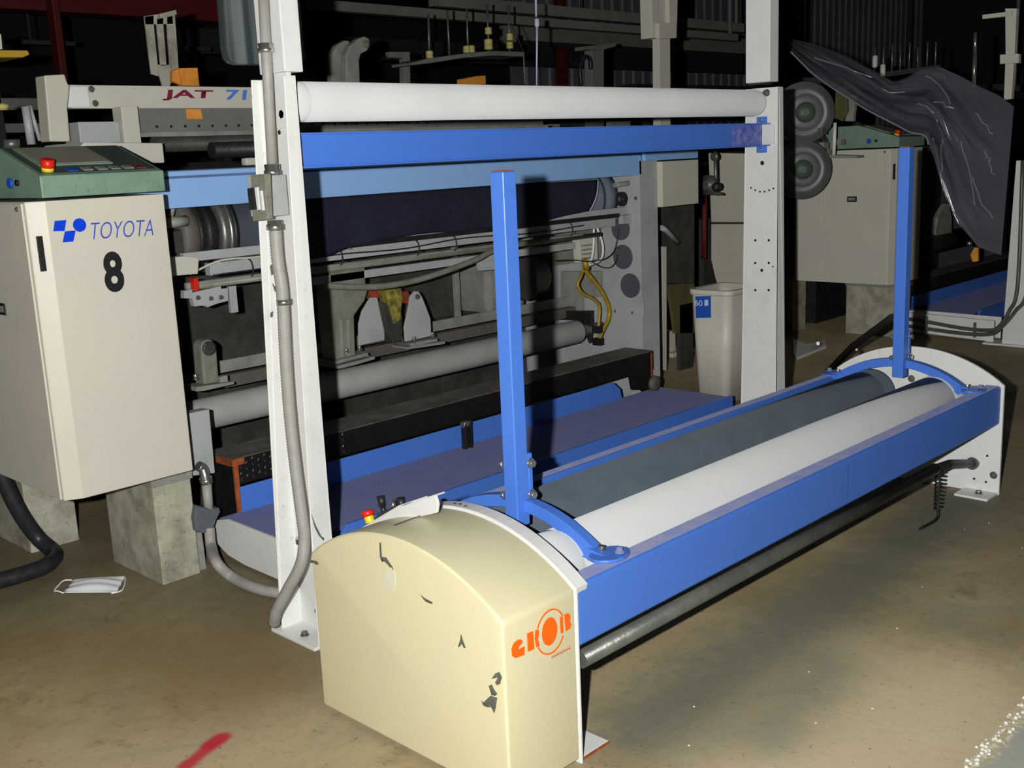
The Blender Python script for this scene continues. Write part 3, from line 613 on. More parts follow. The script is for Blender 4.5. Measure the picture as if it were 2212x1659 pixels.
MB().prism([(4.93,4.472,1.11),(4.93,4.074,1.154),(4.93,4.083,0.873),(4.93,4.486,0.816)],(-.02,0,0)).build('frame_boss','oil',lm,bev=.003)
# left frame behind the cabinet
L('side_frame','grey',1.93,2.02,3.84,4.75,.42,1.35); L('frame_foot','dark',1.95,2.00,3.90,4.00,0,.42)
# rear dark plates
L('under_plate','dark',2.02,4.93,4.72,4.74,.05,1.25)
L('inner_panel','dark',3.55,4.12,4.50,4.53,.62,1.10); L('inner_rib','greyd',4.12,4.15,4.47,4.50,.60,1.06)
L('motor_housing','greyd',4.25,4.55,4.35,4.6,.62,.95,.03)
cyl('motor','oil',(4.30,4.3,.80),(4.62,4.3,.80),.10,lm,24,.005)
# take-up roller with its end rings
tr_=MB().lathe((2.40,4.08,1.235),(1,0,0),[(0,.05),(0,.165),(.02,.172),(.035,.165),(.04,.158),(2.34,.158),(2.345,.168),(2.37,.168),(2.372,.14),(2.42,.14),(2.424,.155),(2.50,.155),(2.50,.04)],56).build('take_up_roller','slate',lm)
MB().lathe((2.385,4.08,1.235),(1,0,0),[(0,.155),(.0,.176),(.018,.176),(.018,.155)],48).build('end_ring','steel',tr_)
MB().lathe((2.27,4.08,1.235),(1,0,0),[(0,.12),(0,.138),(.01,.142),(.02,.134),(.045,.134),(.05,.14),(.06,.134),(.11,.134)],40).build('hub','black',tr_)
MB().lathe((2.195,4.08,1.235),(1,0,0),[(0,.10),(0,.150),(.012,.156),(.045,.156),(.06,.140),(.075,.138)],40).build('brake_ring','brownbeam',tr_); cyl('hub','dark',(2.11,4.08,1.235),(2.20,4.08,1.235),.085,tr_,28,.01)
MB().lathe((2.355,4.08,1.235),(1,0,0),[(0,.150),(0,.165),(.032,.170),(.032,.150)],44).build('flange','dsteel',tr_); MB().lathe((2.405,4.08,1.235),(1,0,0),[(0,.15),(0,.174),(.02,.174),(.02,.15)],48).build('rubber_ring','black',tr_)
for k in range(9):
    a=k*.698; MB().box(2.262,2.276,4.08+.118*math.cos(a)-.012,4.08+.118*math.cos(a)+.012,1.235+.118*math.sin(a)-.012,1.235+.118*math.sin(a)+.012).build('clamp_nut','dsteel',tr_,bev=.003)
cyl('hub','black',(4.88,4.03,1.225),(4.93,4.03,1.225),.05,tr_,24)
cyl('stub_shaft','greyd',(2.101,3.9,1.295),(2.188,3.9,1.298),.021,lm)
tube('lever','oil',[(2.146,3.92,1.384),(2.146,3.92,1.348),(2.127,3.92,1.305)],.012,lm)
MB().prism([(2.152,3.95,1.258),(2.198,3.95,1.264),(2.227,3.95,1.216),(2.208,3.95,1.172),(2.153,3.95,1.172)],(0,.05,0)).build('bearing_block','dark',lm,bev=.006)
cyl('handle_bar','greyd',(4.814,3.88,1.302),(4.981,3.88,1.309),.014,lm); MB().lathe((4.861,3.88,1.223),(0,-1,0),[(0,.04),(.02,.04),(.02,.02),(.04,.015)],20).build('hand_wheel','black',lm)
MB().prism([(4.853,3.86,1.131),(5.035,3.86,1.14),(4.99,3.86,1.08),(4.851,3.86,1.085)],(0,.03,0)).build('bracket','grey',lm,bev=.003)
# denim cloth: wraps the roller and sags to the front
cm=MB(); top=[(2.486,3.885,1.352),(2.651,3.885,1.348),(2.841,3.885,1.35),(3.093,3.885,1.348),(3.366,3.885,1.345),(3.661,3.885,1.347),(3.849,3.885,1.346),(4.151,3.885,1.343),(4.402,3.885,1.34),(4.673,3.885,1.337)]
bot=[(2.519,3.86,1.219),(2.609,3.86,1.108),(2.798,3.86,1.098),(2.95,3.86,1.127),(3.135,3.86,1.144),(3.328,3.86,1.153),(3.562,3.86,1.147),(3.811,3.86,1.143),(4.077,3.86,1.134),(4.218,3.86,1.147),(4.402,3.86,1.168),(4.562,3.86,1.177)]; 
def samp(pl,t):
    t=t*(len(pl)-1); i=min(int(t),len(pl)-2); f=t-i; return V(pl[i])*(1-f)+V(pl[i+1])*f
nu,nv=60,14; vs=[]
for i in range(nu+1):
    for j in range(nv+1):
        u=i/nu; v=j/nv; p=samp(top,u)*(1-v)+samp(bot,u)*v
        p.y += -.02*math.sin(math.pi*v)+.006*math.sin(u*21+v*3)*v+.006*math.sin(u*53)*v
        vs.append(p)
cm.add(vs,[(i*(nv+1)+j,(i+1)*(nv+1)+j,(i+1)*(nv+1)+j+1,i*(nv+1)+j+1) for i in range(nu) for j in range(nv)],True)
den=cm.build('denim_cloth','denim'); sd=den.modifiers.new('thick','SOLIDIFY'); sd.thickness=.002
tag(den,'dark navy denim cloth sagging from the loom roller under the light blue cover','cloth')
tube('selvage','selvage',[vs[k]-V((0,.003,0)) for k in range(0,nv+1,2)],.0025,den,6); tube('selvage','selvage',[vs[nu*(nv+1)+k]-V((0,.003,0)) for k in range(0,nv+1,2)],.0035,den,6)
# rails under the roller
def bar(name,m,p,q,dz,dy=.03,bev=.002,par=None): # horizontal bar with top edge p->q
    p,q=V(p),V(q); return MB().prism([p,q,q-V((0,0,dz)),p-V((0,0,dz))],(0,dy,0)).build(name,m,par or lm,bev=bev)
bar('temple_rail','grey',(2.151,3.88,1.176),(4.92,3.88,(2.151,3.88,1.176)[2]),.036)
bar('temple_rail_edge','black',(2.75,3.872,(2.151,3.88,1.176)[2]-.030),(4.84,3.872,(2.151,3.88,1.176)[2]-.030),.022)
MB().prism([(2.078,3.85,1.168),(2.141,3.85,1.167),(2.199,3.85,1.154),(2.188,3.85,1.092),(2.156,3.85,1.094),(2.07,3.85,1.096)],(0,.06,0)).build('junction_cover','beige',lm,bev=.004)
z0=(2.272,3.95,1.107)[2]
bar('cable_duct','grey',(2.30,3.95,z0+.012),(4.90,3.95,z0+.012),.05,.04)
bar('air_pipe_cover','greyd',(2.18,3.93,z0-.052),(4.60,3.93,z0-.052),.030,.03,.01)
cyl('air_pipe','oil',(2.22,3.94,z0-.072),(4.75,3.94,z0-.072),.013,lm,14)
tube('cable','rubber',[(2.30,3.93,z0-.035),(2.6,3.925,z0-.03),(2.9,3.935,z0-.012),(3.3,3.925,z0-.02),(3.7,3.93,z0-.004),(4.2,3.925,z0-.02),(4.6,3.93,z0-.01)],.0035,lm,6)
tube('cable','beige',[(2.20,3.935,z0-.02),(2.34,3.93,z0+.02),(2.5,3.925,z0+.018),(2.7,3.93,z0+.024),(3.0,3.925,z0+.01)],.005,lm,6)
for x in (2.47,2.93,3.38,3.62,4.02,4.30,4.48): tube('cable_tie','rubber',[(x,3.945,z0+.018),(x+.004,3.918,z0+.0),(x+.008,3.92,z0-.05),(x,3.945,z0-.062)],.003,lm,6)
bar('cross_rail','grey',(2.60,4.00,z0-.105),(4.60,4.00,z0-.105),.036,.03)
MB().prism([(2.16,3.92,1.026),(2.196,3.92,1.028),(2.195,3.92,1.015),(2.325,3.92,1.025),(2.324,3.92,1.014),(2.356,3.92,1.014),(2.352,3.92,0.962),(2.301,3.92,0.957),(2.253,3.92,0.948),(2.246,3.92,0.956),(2.197,3.92,0.959),(2.192,3.92,0.991),(2.156,3.92,0.996)],(0,.03,0)).build('valve_block','grey',lm,bev=.002)
for p in ((2.214,3.918,0.992),(2.271,3.918,0.982),(2.317,3.918,0.981)): bolt(p,(0,-1,0),.007,lm,'dsteel')
MB().box(2.195,2.215,3.90,3.94,z0-.085,z0-.035).build('red_plug','red',lm,bev=.003)
bar('valve_bracket','grey',(2.379,3.95,1.016),(2.412,3.95,1.016),.11,.02)
# big cast bracket, gussets and actuator, standing on the tube
def cast(name,m,pts,dy,bev=.004,par=None): return MB().prism(pts,(0,dy,0)).build(name,m,par or lm,bev=bev)
cast('cast_bracket','oil',[(2.924,4,1.021),(3.125,4,1.031),(3.122,4,0.942),(3.136,4,0.919),(3.109,4,0.862),(3.042,4,0.802),(3.032,4,0.602),(2.921,4,0.609),(2.911,4,0.781),(2.911,4,0.887)],.10,.006)
for pp in ([(2.955,3.99,0.797),(2.97,3.99,0.797),(2.962,3.99,0.623),(2.946,3.99,0.623)],[(2.994,3.99,0.792),(3.009,3.99,0.792),(3.002,3.99,0.621),(2.986,3.99,0.621)]): cast('casting_rib','greyd',pp,.02,.003)
cast('foot_flange','greyd',[(2.896,3.98,0.615),(3.091,3.98,0.623),(3.095,3.98,0.607),(2.982,3.98,0.603),(2.9,3.98,0.598)],.14,.002); cast('foot_flange','greyd',[(2.911,3.975,0.592),(3.126,3.975,0.6),(3.125,3.975,0.587),(3.016,3.975,0.579),(2.915,3.975,0.576)],.15,.002)
bolt((2.973,3.985,0.641),(0,0,1),.011,lm,'steel',h=.018); bolt((3.048,3.985,0.642),(0,0,1),.010,lm,'steel',h=.016)
cast('gusset','grey',[(3.135,4.1,0.638),(3.144,4.1,0.741),(3.169,4.1,0.799),(3.222,4.1,0.857),(3.261,4.1,0.854),(3.282,4.1,0.802),(3.297,4.1,0.742),(3.291,4.1,0.641)],.012,.003)
cast('gusset','grey',[(3.374,4.04,0.626),(3.374,4.04,0.699),(3.401,4.04,0.773),(3.424,4.04,0.842),(3.45,4.04,0.864),(3.476,4.04,0.859),(3.5,4.04,0.821),(3.541,4.04,0.717),(3.54,4.04,0.629)],.014,.003)
bolt((3.458,4.035,0.836),(0,-1,0),.010,lm,'dsteel')
cast('foot_flange','greyd',[(3.354,4,0.622),(3.544,4,0.62),(3.542,4,0.606),(3.376,4,0.604)],.10,.002); cast('foot_flange','greyd',[(3.343,3.995,0.608),(3.59,3.995,0.6),(3.589,3.995,0.586),(3.415,3.995,0.592),(3.342,3.995,0.597)],.12,.002)
bolt((3.402,4.01,0.632),(0,0,1),.010,lm,'steel',h=.014); bolt((3.523,4.01,0.634),(0,0,1),.010,lm,'steel',h=.016)
cast('red_lever','redcast',[(3.24,4.12,0.887),(3.32,4.12,0.886),(3.337,4.12,0.848),(3.316,4.12,0.84),(3.242,4.12,0.846)],.04); cast('red_lever','redcast',[(3.394,4.08,0.853),(3.437,4.08,0.866),(3.461,4.08,0.835),(3.443,4.08,0.801),(3.397,4.08,0.809)],.04)
cast('actuator','oilyel',[(3.288,4.06,0.887),(3.386,4.06,0.886),(3.389,4.06,0.845),(3.368,4.06,0.735),(3.325,4.06,0.718),(3.303,4.06,0.8)],.07,.006); cast('actuator_body','dark',[(3.263,4.07,0.838),(3.312,4.07,0.809),(3.345,4.07,0.719),(3.389,4.07,0.754),(3.379,4.07,0.63),(3.32,4.07,0.623),(3.291,4.07,0.688)],.07,.006)
cyl('actuator_rod','black',(3.378,4.08,0.652),(3.396,4.08,0.587),.012,lm)
tube('oil_hose','oil',[(2.794,3.86,0.976),(2.96,3.86,0.951),(3.117,3.86,0.937),(3.311,3.86,0.942),(3.518,3.86,0.968),(3.706,3.86,1.001),(3.83,3.88,1.027),(4.031,3.92,1.038),(4.3,3.94,1.038)],.0145,lm,12)
MB().prism([(3.859,4,0.967),(4.109,4,0.963),(4.106,4,0.908),(3.869,4,0.921)],(0,.03,0)).build('bracket','grey',lm,bev=.002)
cast('cast_bracket','dark',[(4.196,4.05,0.946),(4.334,4.05,0.952),(4.337,4.05,0.73),(4.254,4.05,0.715),(4.191,4.05,0.748)],.08,.006)
# lower cross rails and the big tube
z1=(2.518,4.3,0.648)[2]; bar('flat_rail','greyd',(2.50,4.30,z1),(4.90,4.30,z1),.055,.012)
bar('channel_rail','brownbeam',(2.50,4.26,z1-.062),(4.90,4.26,z1-.062),.055,.05)
tz=(2.378,4.1,0.475)[2]
tb=MB().lathe((2.20,4.10,tz),(1,0,0),[(0,.03),(0,.064),(.01,.068),(2.50,.068),(2.515,.064),(2.515,.03)],40).build('cross_tube','tube',lm)
cyl('shaft','dsteel',(4.70,4.10,tz),(4.93,4.10,tz),.03,tb)
MB().prism([(4.8,4.396,0.563),(4.8,4.072,0.585),(4.8,4.072,0.509),(4.8,4.09,0.393),(4.8,4.123,0.464),(4.8,4.199,0.521),(4.8,4.384,0.513)],(.03,0,0)).build('tube_cradle','black',lm,bev=.002)
# bearing arm at left
cast('bearing_arm','oil',[(2.263,4.02,0.779),(2.278,4.02,0.798),(2.3,4.02,0.804),(2.321,4.02,0.793),(2.335,4.02,0.764),(2.331,4.02,0.615),(2.258,4.02,0.616)],.07,.010); cast('foot_flange','greyd',[(2.212,4,0.619),(2.39,4,0.61),(2.388,4,0.599),(2.244,4,0.596),(2.21,4,0.6)],.10,.002)
MB().lathe((2.295,4.015,0.766),(0,-1,0),[(0,.030),(.008,.030),(.008,.020)],22).build('bearing_cap','dark',lm); bolt((2.214,4,0.65),(0,0,1),.010,lm,'steel',h=.02); cast('lug','greyd',[(2.336,4.02,0.636),(2.374,4.02,0.639),(2.373,4.02,0.609),(2.337,4.02,0.609)],.03)
# solenoid cluster and hoses on the right frame
so_=MB().prism([(4.633,4,1.021),(4.794,4,1.025),(4.797,4,0.889),(4.647,4,0.883)],(0,.05,0)).build('solenoid_block','beige',lm,bev=.003)
for i in range(4):
    z=i*.012; p=V((4.667,3.99,0.979)); MB().box(p.x-.03,p.x+.05,p.y-.02,p.y,p.z-z*2-.003,p.z-z*2+.003).build('solenoid_fin','greyd',so_)
for pp in ([(4.72,3.96,1.073),(4.712,3.96,0.976),(4.692,3.96,0.9),(4.659,3.96,0.872)],[(4.748,3.96,1.071),(4.793,3.96,0.969),(4.773,3.96,0.892),(4.659,3.96,0.867)]): tube('white_tube','white2',pp,.007,lm,8)
hs=thing('amber_hoses','pair of translucent amber hoses looping down in front of the loom side frame','hose',(4.75,3.98,.8))
tube('hose','amber',[(4.64,3.97,0.89),(4.653,3.97,0.839),(4.727,3.97,0.766),(4.798,3.97,0.691),(4.845,3.97,0.605),(4.838,3.97,0.539),(4.777,3.97,0.472),(4.754,3.97,0.435)],.012,hs,10)
tube('hose','amber',[(4.659,3.98,0.872),(4.624,3.98,0.816),(4.59,3.98,0.768),(4.628,3.98,0.716),(4.715,3.98,0.674),(4.77,3.98,0.627),(4.767,3.98,0.548),(4.757,3.98,0.501)],.009,hs,10)
cyl('joint','amber',(4.629,3.96,0.906),(4.65,3.96,0.848),.017,hs); 
for p in ((4.744,3.97,0.493),(4.745,3.97,0.423)): MB().box(p[0]-.02,p[0]+.02,p[1]-.02,p[1]+.03,p[2]-.02,p[2]+.02).build('fitting','ink',hs,bev=.003)
tag(tube('looped_cable','rubber',[(4.35,3.94,0.927),(4.519,3.94,0.913),(4.636,3.94,0.894),(4.778,3.94,0.893),(4.862,3.94,0.924),(4.898,3.94,0.986),(4.913,3.94,1.051)],.0035,None,6),'thin black cable looping across the loom frame above the amber hoses','cable')
tag(tube('looped_cable','rubber',[(4.672,3.93,0.883),(4.743,3.93,0.852),(4.817,3.93,0.842),(4.868,3.93,0.868),(4.887,3.93,0.909)],.003,None,6),'short thin black cable sagging beside the middle round port cover','cable')
# grey drop box, elbow, wrap and flexible conduit at left foot
db=thing('conduit_drop','pale grey drop box with conduit elbow between cabinet pedestal and black step','junction box',(2.0,3.7,.4))
MB().prism([(1.974,3.64,0.605),(2.057,3.64,0.604),(2.054,3.64,0.354),(1.963,3.64,0.365)],(0,.05,0)).build('drop_box','grey',db,bev=.003)
tube('elbow','steel',[(1.965,3.6,0.411),(1.982,3.6,0.396),(1.983,3.59,0.369),(1.985,3.59,0.338)],.019,db,14)
MB().cyl((1.984,3.59,0.362),(1.986,3.59,0.34),.024,n=16).build('nut','steel',db); cyl('pipe','conduit',(1.986,3.59,0.343),(1.983,3.59,0.229),.018,db)
wr=MB(); P0=[V(p) for p in [(1.924,3.57,0.273),(1.953,3.57,0.258),(1.986,3.57,0.242),(2.018,3.57,0.24),(2.023,3.57,0.222),(2,3.57,0.192),(1.98,3.57,0.155),(1.942,3.57,0.159),(1.913,3.57,0.175),(1.911,3.57,0.226)]]
wr.prism(P0,(0,.06,0)); tag(wr.build('cloth_wrap','funnel',None,bev=.008,seg=3),'slate grey cloth wrapped round the conduit joint beside the cabinet pedestal','cloth')
fc=thing('flexible_conduit','ribbed grey conduit curving along the floor toward nearer white post foot','conduit',(2.0,3.4,0))
corr('hose',[(1.972,3.58,0.17),(1.961,3.56,0.104),(1.902,3.426,0.09),(1.939,3.397,0.03),(1.946,3.256,0.021),(1.98,3.132,0.021),(2.047,3.034,0.021)],.020,fc)
tag(MB().prism([(1.941,3.62,0.152),(1.962,3.62,0.146),(1.966,3.62,-0.023),(1.935,3.62,-0.022)],(0,.03,0)).build('side_strip','greyd',None,bev=.002),'narrow dirty grey strip standing beside the cabinet pedestal','strip')

# upper part of the loom
jb=MB().box(2.06,5.60,4.50,4.56,1.757,1.852).build('lettered_beam','beige',lm,bev=.004)
MB().box(2.035,2.135,4.485,4.50,1.760,1.845).build('beam_clamp','white2',jb,bev=.003)
bolt((2.155,4.50,1.835),(0,-1,0),.010,jb,'dsteel'); bolt((2.165,4.50,1.778),(0,-1,0),.010,jb,'dsteel')
a=(2.469,4.499,1.79); b_=(2.752,4.499,1.791); text('letters','JAT','jatred',a,(1,0,0),(0,0,1),.046,jb,bold=.03,shear=.25,width=.245)
a=(2.781,4.499,1.793); text('letters','710','jatblue',a,(1,0,0),(0,0,1),.046,jb,bold=.03,shear=.25,width=.20)
MB().prism([(1.931,4.42,1.88),(2.014,4.42,1.886),(2.02,4.42,1.854),(2.029,4.42,1.84),(2.008,4.42,1.752),(2.003,4.42,1.623),(1.92,4.42,1.625)],(0,.09,0)).build('end_upright','panelgr',lm,bev=.006)
L('control_box','grey',2.045,2.22,4.42,4.56,1.615,1.70,.004)
L('reed_post','beige',2.225,2.30,4.40,4.48,1.60,1.76,.003)
rp_=L('reed_plate','reed',2.31,4.90,4.48,4.49,1.655,1.757,.001)
hb=MB()
for i in range(24): hb.cyl((2.42+i*.068,4.48,1.679),(2.42+i*.068,4.476,1.679),.006,n=8)
ho=hb.build('hole_discs','ink',rp_);  # black discs stand in for the dark holes in the plate
L('reed_cap','greyd',2.31,4.90,4.44,4.50,1.635,1.655,.002)
cyl('fell_roller','dark',(2.33,4.36,1.60),(4.92,4.36,1.60),.032,lm,24)
cyl('fell_roller','black',(2.52,4.22,1.568),(4.92,4.22,1.568),.034,lm,24)
hc=MB().prism([(1.911,4.1,1.611),(2.234,4.1,1.6),(2.233,4.1,1.522),(2.122,4.1,1.526),(1.827,4.1,1.537)],(0,.35,0)).build('head_cover','beige',lm,bev=.006)
L('head_deck','beige',2.62,4.9,4.12,4.16,1.497,1.53,.01)
tag(MB().cyl((1.72,4.30,1.60),(1.72,4.30,1.632),.03,n=20).build('knob','dsteel'),'round dull metal knob on the beige loom head cover behind the terminal','knob')
for p,q,r in (((1.916,4.6,1.771),(1.92,4.6,1.62),.017),((1.942,4.62,1.776),(1.965,4.62,1.635),.008)):
    tag(cyl('slanted_rod','grey',p,q,r),('thick' if r>.01 else 'thin')+' grey slanted rod left of the beige loom upright','rod')
# slotted bracket and hooks above the loom
sb=MB()
for pp in ([(2.807,5.2,2.236),(2.857,5.2,2.245),(2.852,5.2,2.199),(2.851,5.2,2.004),(2.85,5.2,1.953),(2.811,5.2,1.963),(2.809,5.2,2.052)],[(2.875,5.2,2.249),(2.911,5.2,2.253),(2.904,5.2,2.202),(2.899,5.2,2.005),(2.866,5.2,2.004),(2.869,5.2,2.2)],[(2.931,5.2,2.256),(2.96,5.2,2.262),(2.972,5.2,2.192),(2.964,5.2,1.989),(2.934,5.2,1.959),(2.917,5.2,2.003),(2.925,5.2,2.203)],[(2.807,5.2,2.238),(2.96,5.2,2.262),(2.959,5.2,2.209),(2.807,5.2,2.199)],[(2.851,5.2,2.009),(2.92,5.2,2.01),(2.934,5.2,1.959),(2.899,5.2,1.897),(2.866,5.2,1.897),(2.855,5.2,1.953)]): sb.prism(pp,(0,.010,0))
sb.prism([(2.874,5.17,2.25),(2.965,5.17,2.274),(2.968,5.17,2.253),(2.925,5.17,2.239),(2.876,5.17,2.228)],(0,.06,0))
tag(sb.build('slotted_bracket','beiged',None,bev=.003),'tall dirty beige bracket with two slots rising above the lettered loom beam','bracket')
tag(MB().prism([(2.817,5,1.963),(2.861,5,1.979),(2.851,5,1.898),(2.811,5,1.913)],(0,.03,0)).prism([(2.844,4.98,1.975),(2.943,4.98,1.979),(2.943,4.98,1.891),(2.854,4.98,1.892)],(0,.05,0)).build('orange_guard','orange',None,bev=.004),'orange metal guard standing behind the lettered loom beam','guard')
tag(MB().prism([(2.564,4.475,1.752),(2.637,4.475,1.751),(2.642,4.475,1.709),(2.564,4.475,1.71)],(0,-.004,0)).build('orange_card','orange'),'orange card hanging below the lettered loom beam','card')
hk=thing('hook_bracket','pair of curved pale grey brackets standing above the pale top roller, left half','bracket',(4.3,5.2,1.8))
for dx,nm in ((0,'arm'),(1,'arm')):
    pts = [(3.994,5.3,1.942),(4.009,5.3,2.103),(4.051,5.3,2.156),(4.11,5.3,2.186),(4.141,5.3,2.185),(4.159,5.3,2.162),(4.13,5.3,2.14),(4.091,5.3,2.118),(4.071,5.3,1.943)] if dx==0 else [(4.021,5.2,1.935),(4.032,5.2,2.094),(4.07,5.2,2.147),(4.134,5.2,2.188),(4.18,5.2,2.202),(4.213,5.2,2.188),(4.217,5.2,2.152),(4.19,5.2,2.12),(4.144,5.2,2.103),(4.127,5.2,2.066),(4.122,5.2,1.936)]
    MB().prism(pts,(0,.05,0)).build(nm,'greyd',hk,bev=.008)
MB().lathe((4.175,5.19,2.157),(0,-1,0),[(0,.022),(.006,.022),(.006,.012)],20).build('eye','oil',hk)
tag(MB().prism([(5.451,6.5,2.276),(5.651,6.5,2.282),(5.509,6.5,0.03),(5.448,6.5,0.04),(5.587,6.5,2.233),(5.465,6.5,2.236)],(0,.06,0)).build('bent_frame','farrail',None,bev=.006),'bent dim grey frame behind the top roller, left of the bobbin rack','frame')
# bobbin rack
rk=thing('bobbin_rack','dim rack tray carrying five upright rods behind the pale top roller','rack',(5.0,5.6,1.9))
MB().prism([(5.078,5.8,2.133),(5.202,5.8,2.16),(5.532,5.8,2.201),(5.81,5.8,2.23),(6.161,5.8,2.235),(6.159,5.8,2.201),(5.818,5.8,2.198),(5.53,5.8,2.173),(5.221,5.8,2.13),(5.085,5.8,2.115)],(0,.25,0)).build('tray','farrail',rk,bev=.002)
cyl('stand','fardark',(5.6,6.0,0),(5.6,6.0,1.88),.03,rk); MB().box(5.3,5.9,5.85,6.15,0,.03).build('stand_foot','fardark',rk)
tube('tray_leg','farrail',[(6.155,5.8,2.215),(6.157,5.8,2.001)],.006,rk,8,False); tube('tray_brace','fardark',[(6.035,5.8,2.433),(6.17,5.8,2.215)],.004,rk,8,False)
for a,b_ in (((5.315,5.9,2.469),(5.304,5.9,2.172)),((5.496,5.9,2.504),(5.495,5.9,2.19)),((5.687,5.9,2.527),(5.678,5.9,2.218)),((5.894,5.9,2.572),(5.891,5.9,2.235)),((6.117,5.9,2.573),(6.111,5.9,2.242))): cyl('rod','dsteel',a,b_,.008,rk,8)
for (c,l) in (((5.306,5.9,2.197),'yellow bobbin pair on the leftmost rod of the rack'),((5.666,5.9,2.244),'yellow bobbin low on middle rod of the rack'),((5.713,5.9,2.248),'yellow bobbin standing just right of the rack middle rod'),((5.896,5.9,2.382),'upper yellow bobbin on fourth rod of the rack'),((5.89,5.9,2.287),'large yellow bobbin at foot of fourth rack rod'),((6.118,5.9,2.349),'yellow bobbin, upper one on the rightmost rack rod'),((6.114,5.9,2.289),'yellow bobbin, lower one on the rightmost rack rod')):
    r,h = (.032,.075) if 'large' in l else (.026,.05)
    tag(MB().lathe((c[0],c[1],c[2]-h/2),(0,0,1),[(0,r*.8),(.004,r),(h*.48,r),(h*.5,r*.88),(h*.52,r),(h-.004,r),(h,r*.8)],18).build('bobbin','bob'),l,'bobbin','yellow bobbins on the rack')
tag(MB().prism([(5.347,5.6,2.013),(5.463,5.6,2.033),(5.549,5.6,2.038),(5.549,5.6,1.979),(5.344,5.6,1.973)],(0,.08,0)).build('orange_block','orange',None,bev=.004),'orange block peeping over the top roller below the bobbin rack','block')
gl_=rk
for i in range(20):
    x=962+random.random()*150; y=(124+random.random()*44)
    p=[4.62+.0062*(x-930)*1.0, 5.7, 1.93-(y-124)*.0022]
    e=MB().cyl(p,(p[0]+.01,p[1]-.03,p[2]),.010,n=10).build('guide','black',gl_); MB().cyl((p[0]+.01,p[1]-.031,p[2]),(p[0]+.011,p[1]-.036,p[2]),.006,n=10).build('eyelet','steel',e)
tag(MB().tube([(5.445,5,2.572),(5.438,5,2.356)],.007,8,1,False).tube([(5.443,5,2.293),(5.418,5,1.925)],lambda t:.0085-.004*t,8,4,True).lathe((5.443,5,2.29),(0,0,1),[(0,.010),(.01,.016),(.05,.015),(.055,.009)],14).build('hanging_cable','labelw'),'pale hanging cable with plug joint above the centre of the top roller','cable')
# denser bits seen between roller and cross beam
for i,(a,b_) in enumerate((((3.59,4.9,1.697),(4.642,4.9,1.647)),((5.662,5.2,1.687),(5.862,5.2,1.666)),((6.673,5.4,1.706),(6.911,5.4,1.675)))):
    MB().box(min(a[0],b_[0]),max(a[0],b_[0]),a[1],a[1]+.05,min(a[2],b_[2])-.02,max(a[2],b_[2])).build('cross_bar','farrail' if i else 'greyd',lm,bev=.003)
# ================================================================ blue platform and black step
def make_platform(lbl):
    p=thing('walkway_platform',lbl,'platform',(3.4,3.4,0))
    box('deck','deck',2.075,4.92,3.205,3.68,.145,.160,p,.002)
    MB().prism([(2.325,3.19,.168),(4.93,3.19,.168),(4.93,3.19,.03),(2.20,3.19,.03),(2.26,3.19,.10)],(0,.015,0)).build('front_lip','blue',p,bev=.002)
    MB().prism([(2.174,3.67,.262),(4.50,3.67,.262),(4.56,3.67,.215),(4.575,3.67,.155),(2.172,3.67,.155)],(0,.006,0)).build('toe_board','blue',p,bev=.0015)
    MB().prism([(2.06,3.20,.05),(2.06,2.94,.05),(2.06,2.94,.165),(2.06,3.60,.175),(2.06,3.70,.15),(2.06,3.73,.10),(2.06,3.70,.06),(2.06,3.62,.025),(2.06,3.5,.012),(2.06,2.94,.006)][1:],(.012,0,0)).build('side_panel','white',p,bev=.002)
    return p
plat=make_platform('blue walkway platform on the floor between loom and batcher')
st_=thing('step','black chequer plate step with rusty edges in front of the loom','step',(3.5,3.8,0))
stp=MB().box(2.175,4.90,3.70,3.705,.262,.370).build('riser','checker',st_,bev=.001,seg=1)
box('tread','checktop',2.16,4.90,3.70,3.90,.365,.372,st_,.002)
# raised lozenges on the front of the step, where the photo resolves them
lz=MB()
for i in range(19):
    for j in range(4):
        x=2.20+i*.028; z=.280+j*.026+(.013 if i%2 else 0); a=.008 if (i+j)%2 else -.008
        if z>.362 or x>2.72: continue
        lz.add([(x-a*.4-.0018,3.6985,z-.005),(x-a*.4+.0018,3.6985,z-.005),(x+a*.4+.0018,3.6985,z+.005),(x+a*.4-.0018,3.6985,z+.005),(x,3.697,z)],[(0,1,4),(1,2,4),(2,3,4),(3,0,4)])
lzo=lz.build('tread_lozenges','dsteel',stp); lzo['kind']='stuff'
MB().box(2.155,2.215,3.690,3.70,.345,.372).build('rust_edge','rust',st_)
MB().prism([(2.155,3.69,.37),(2.155,3.90,.37),(2.155,3.90,.345),(2.155,3.69,.345)],(.006,0,0)).build('rust_edge','rust',st_)
MB().box(2.165,2.185,3.690,3.70,.105,.345).build('leg_angle','rust',st_)
MB().prism([(2.168,3.70,.345),(2.168,3.89,.345),(2.168,3.86,.11),(2.168,3.70,.105)],(.005,0,0)).build('side_plate','checker',st_)
MB().prism([(4.68,3.70,.262),(4.88,3.70,.262),(4.88,3.70,.115),(4.84,3.70,.115),(4.78,3.70,.165),(4.70,3.70,.18)],(0,.01,0)).build('end_leg','checker',st_)
MB().box(4.878,4.884,3.695,3.70,.115,.362).build('leg_angle','rust',st_)
tag(MB().lathe((4.83,3.66,.20),(0,-1,0),[(0,.02),(.01,.045),(.03,.045),(.04,.02)],18).build('worn_pulley','brownbeam'),'worn brown pulley under the right end of the black step','pulley')
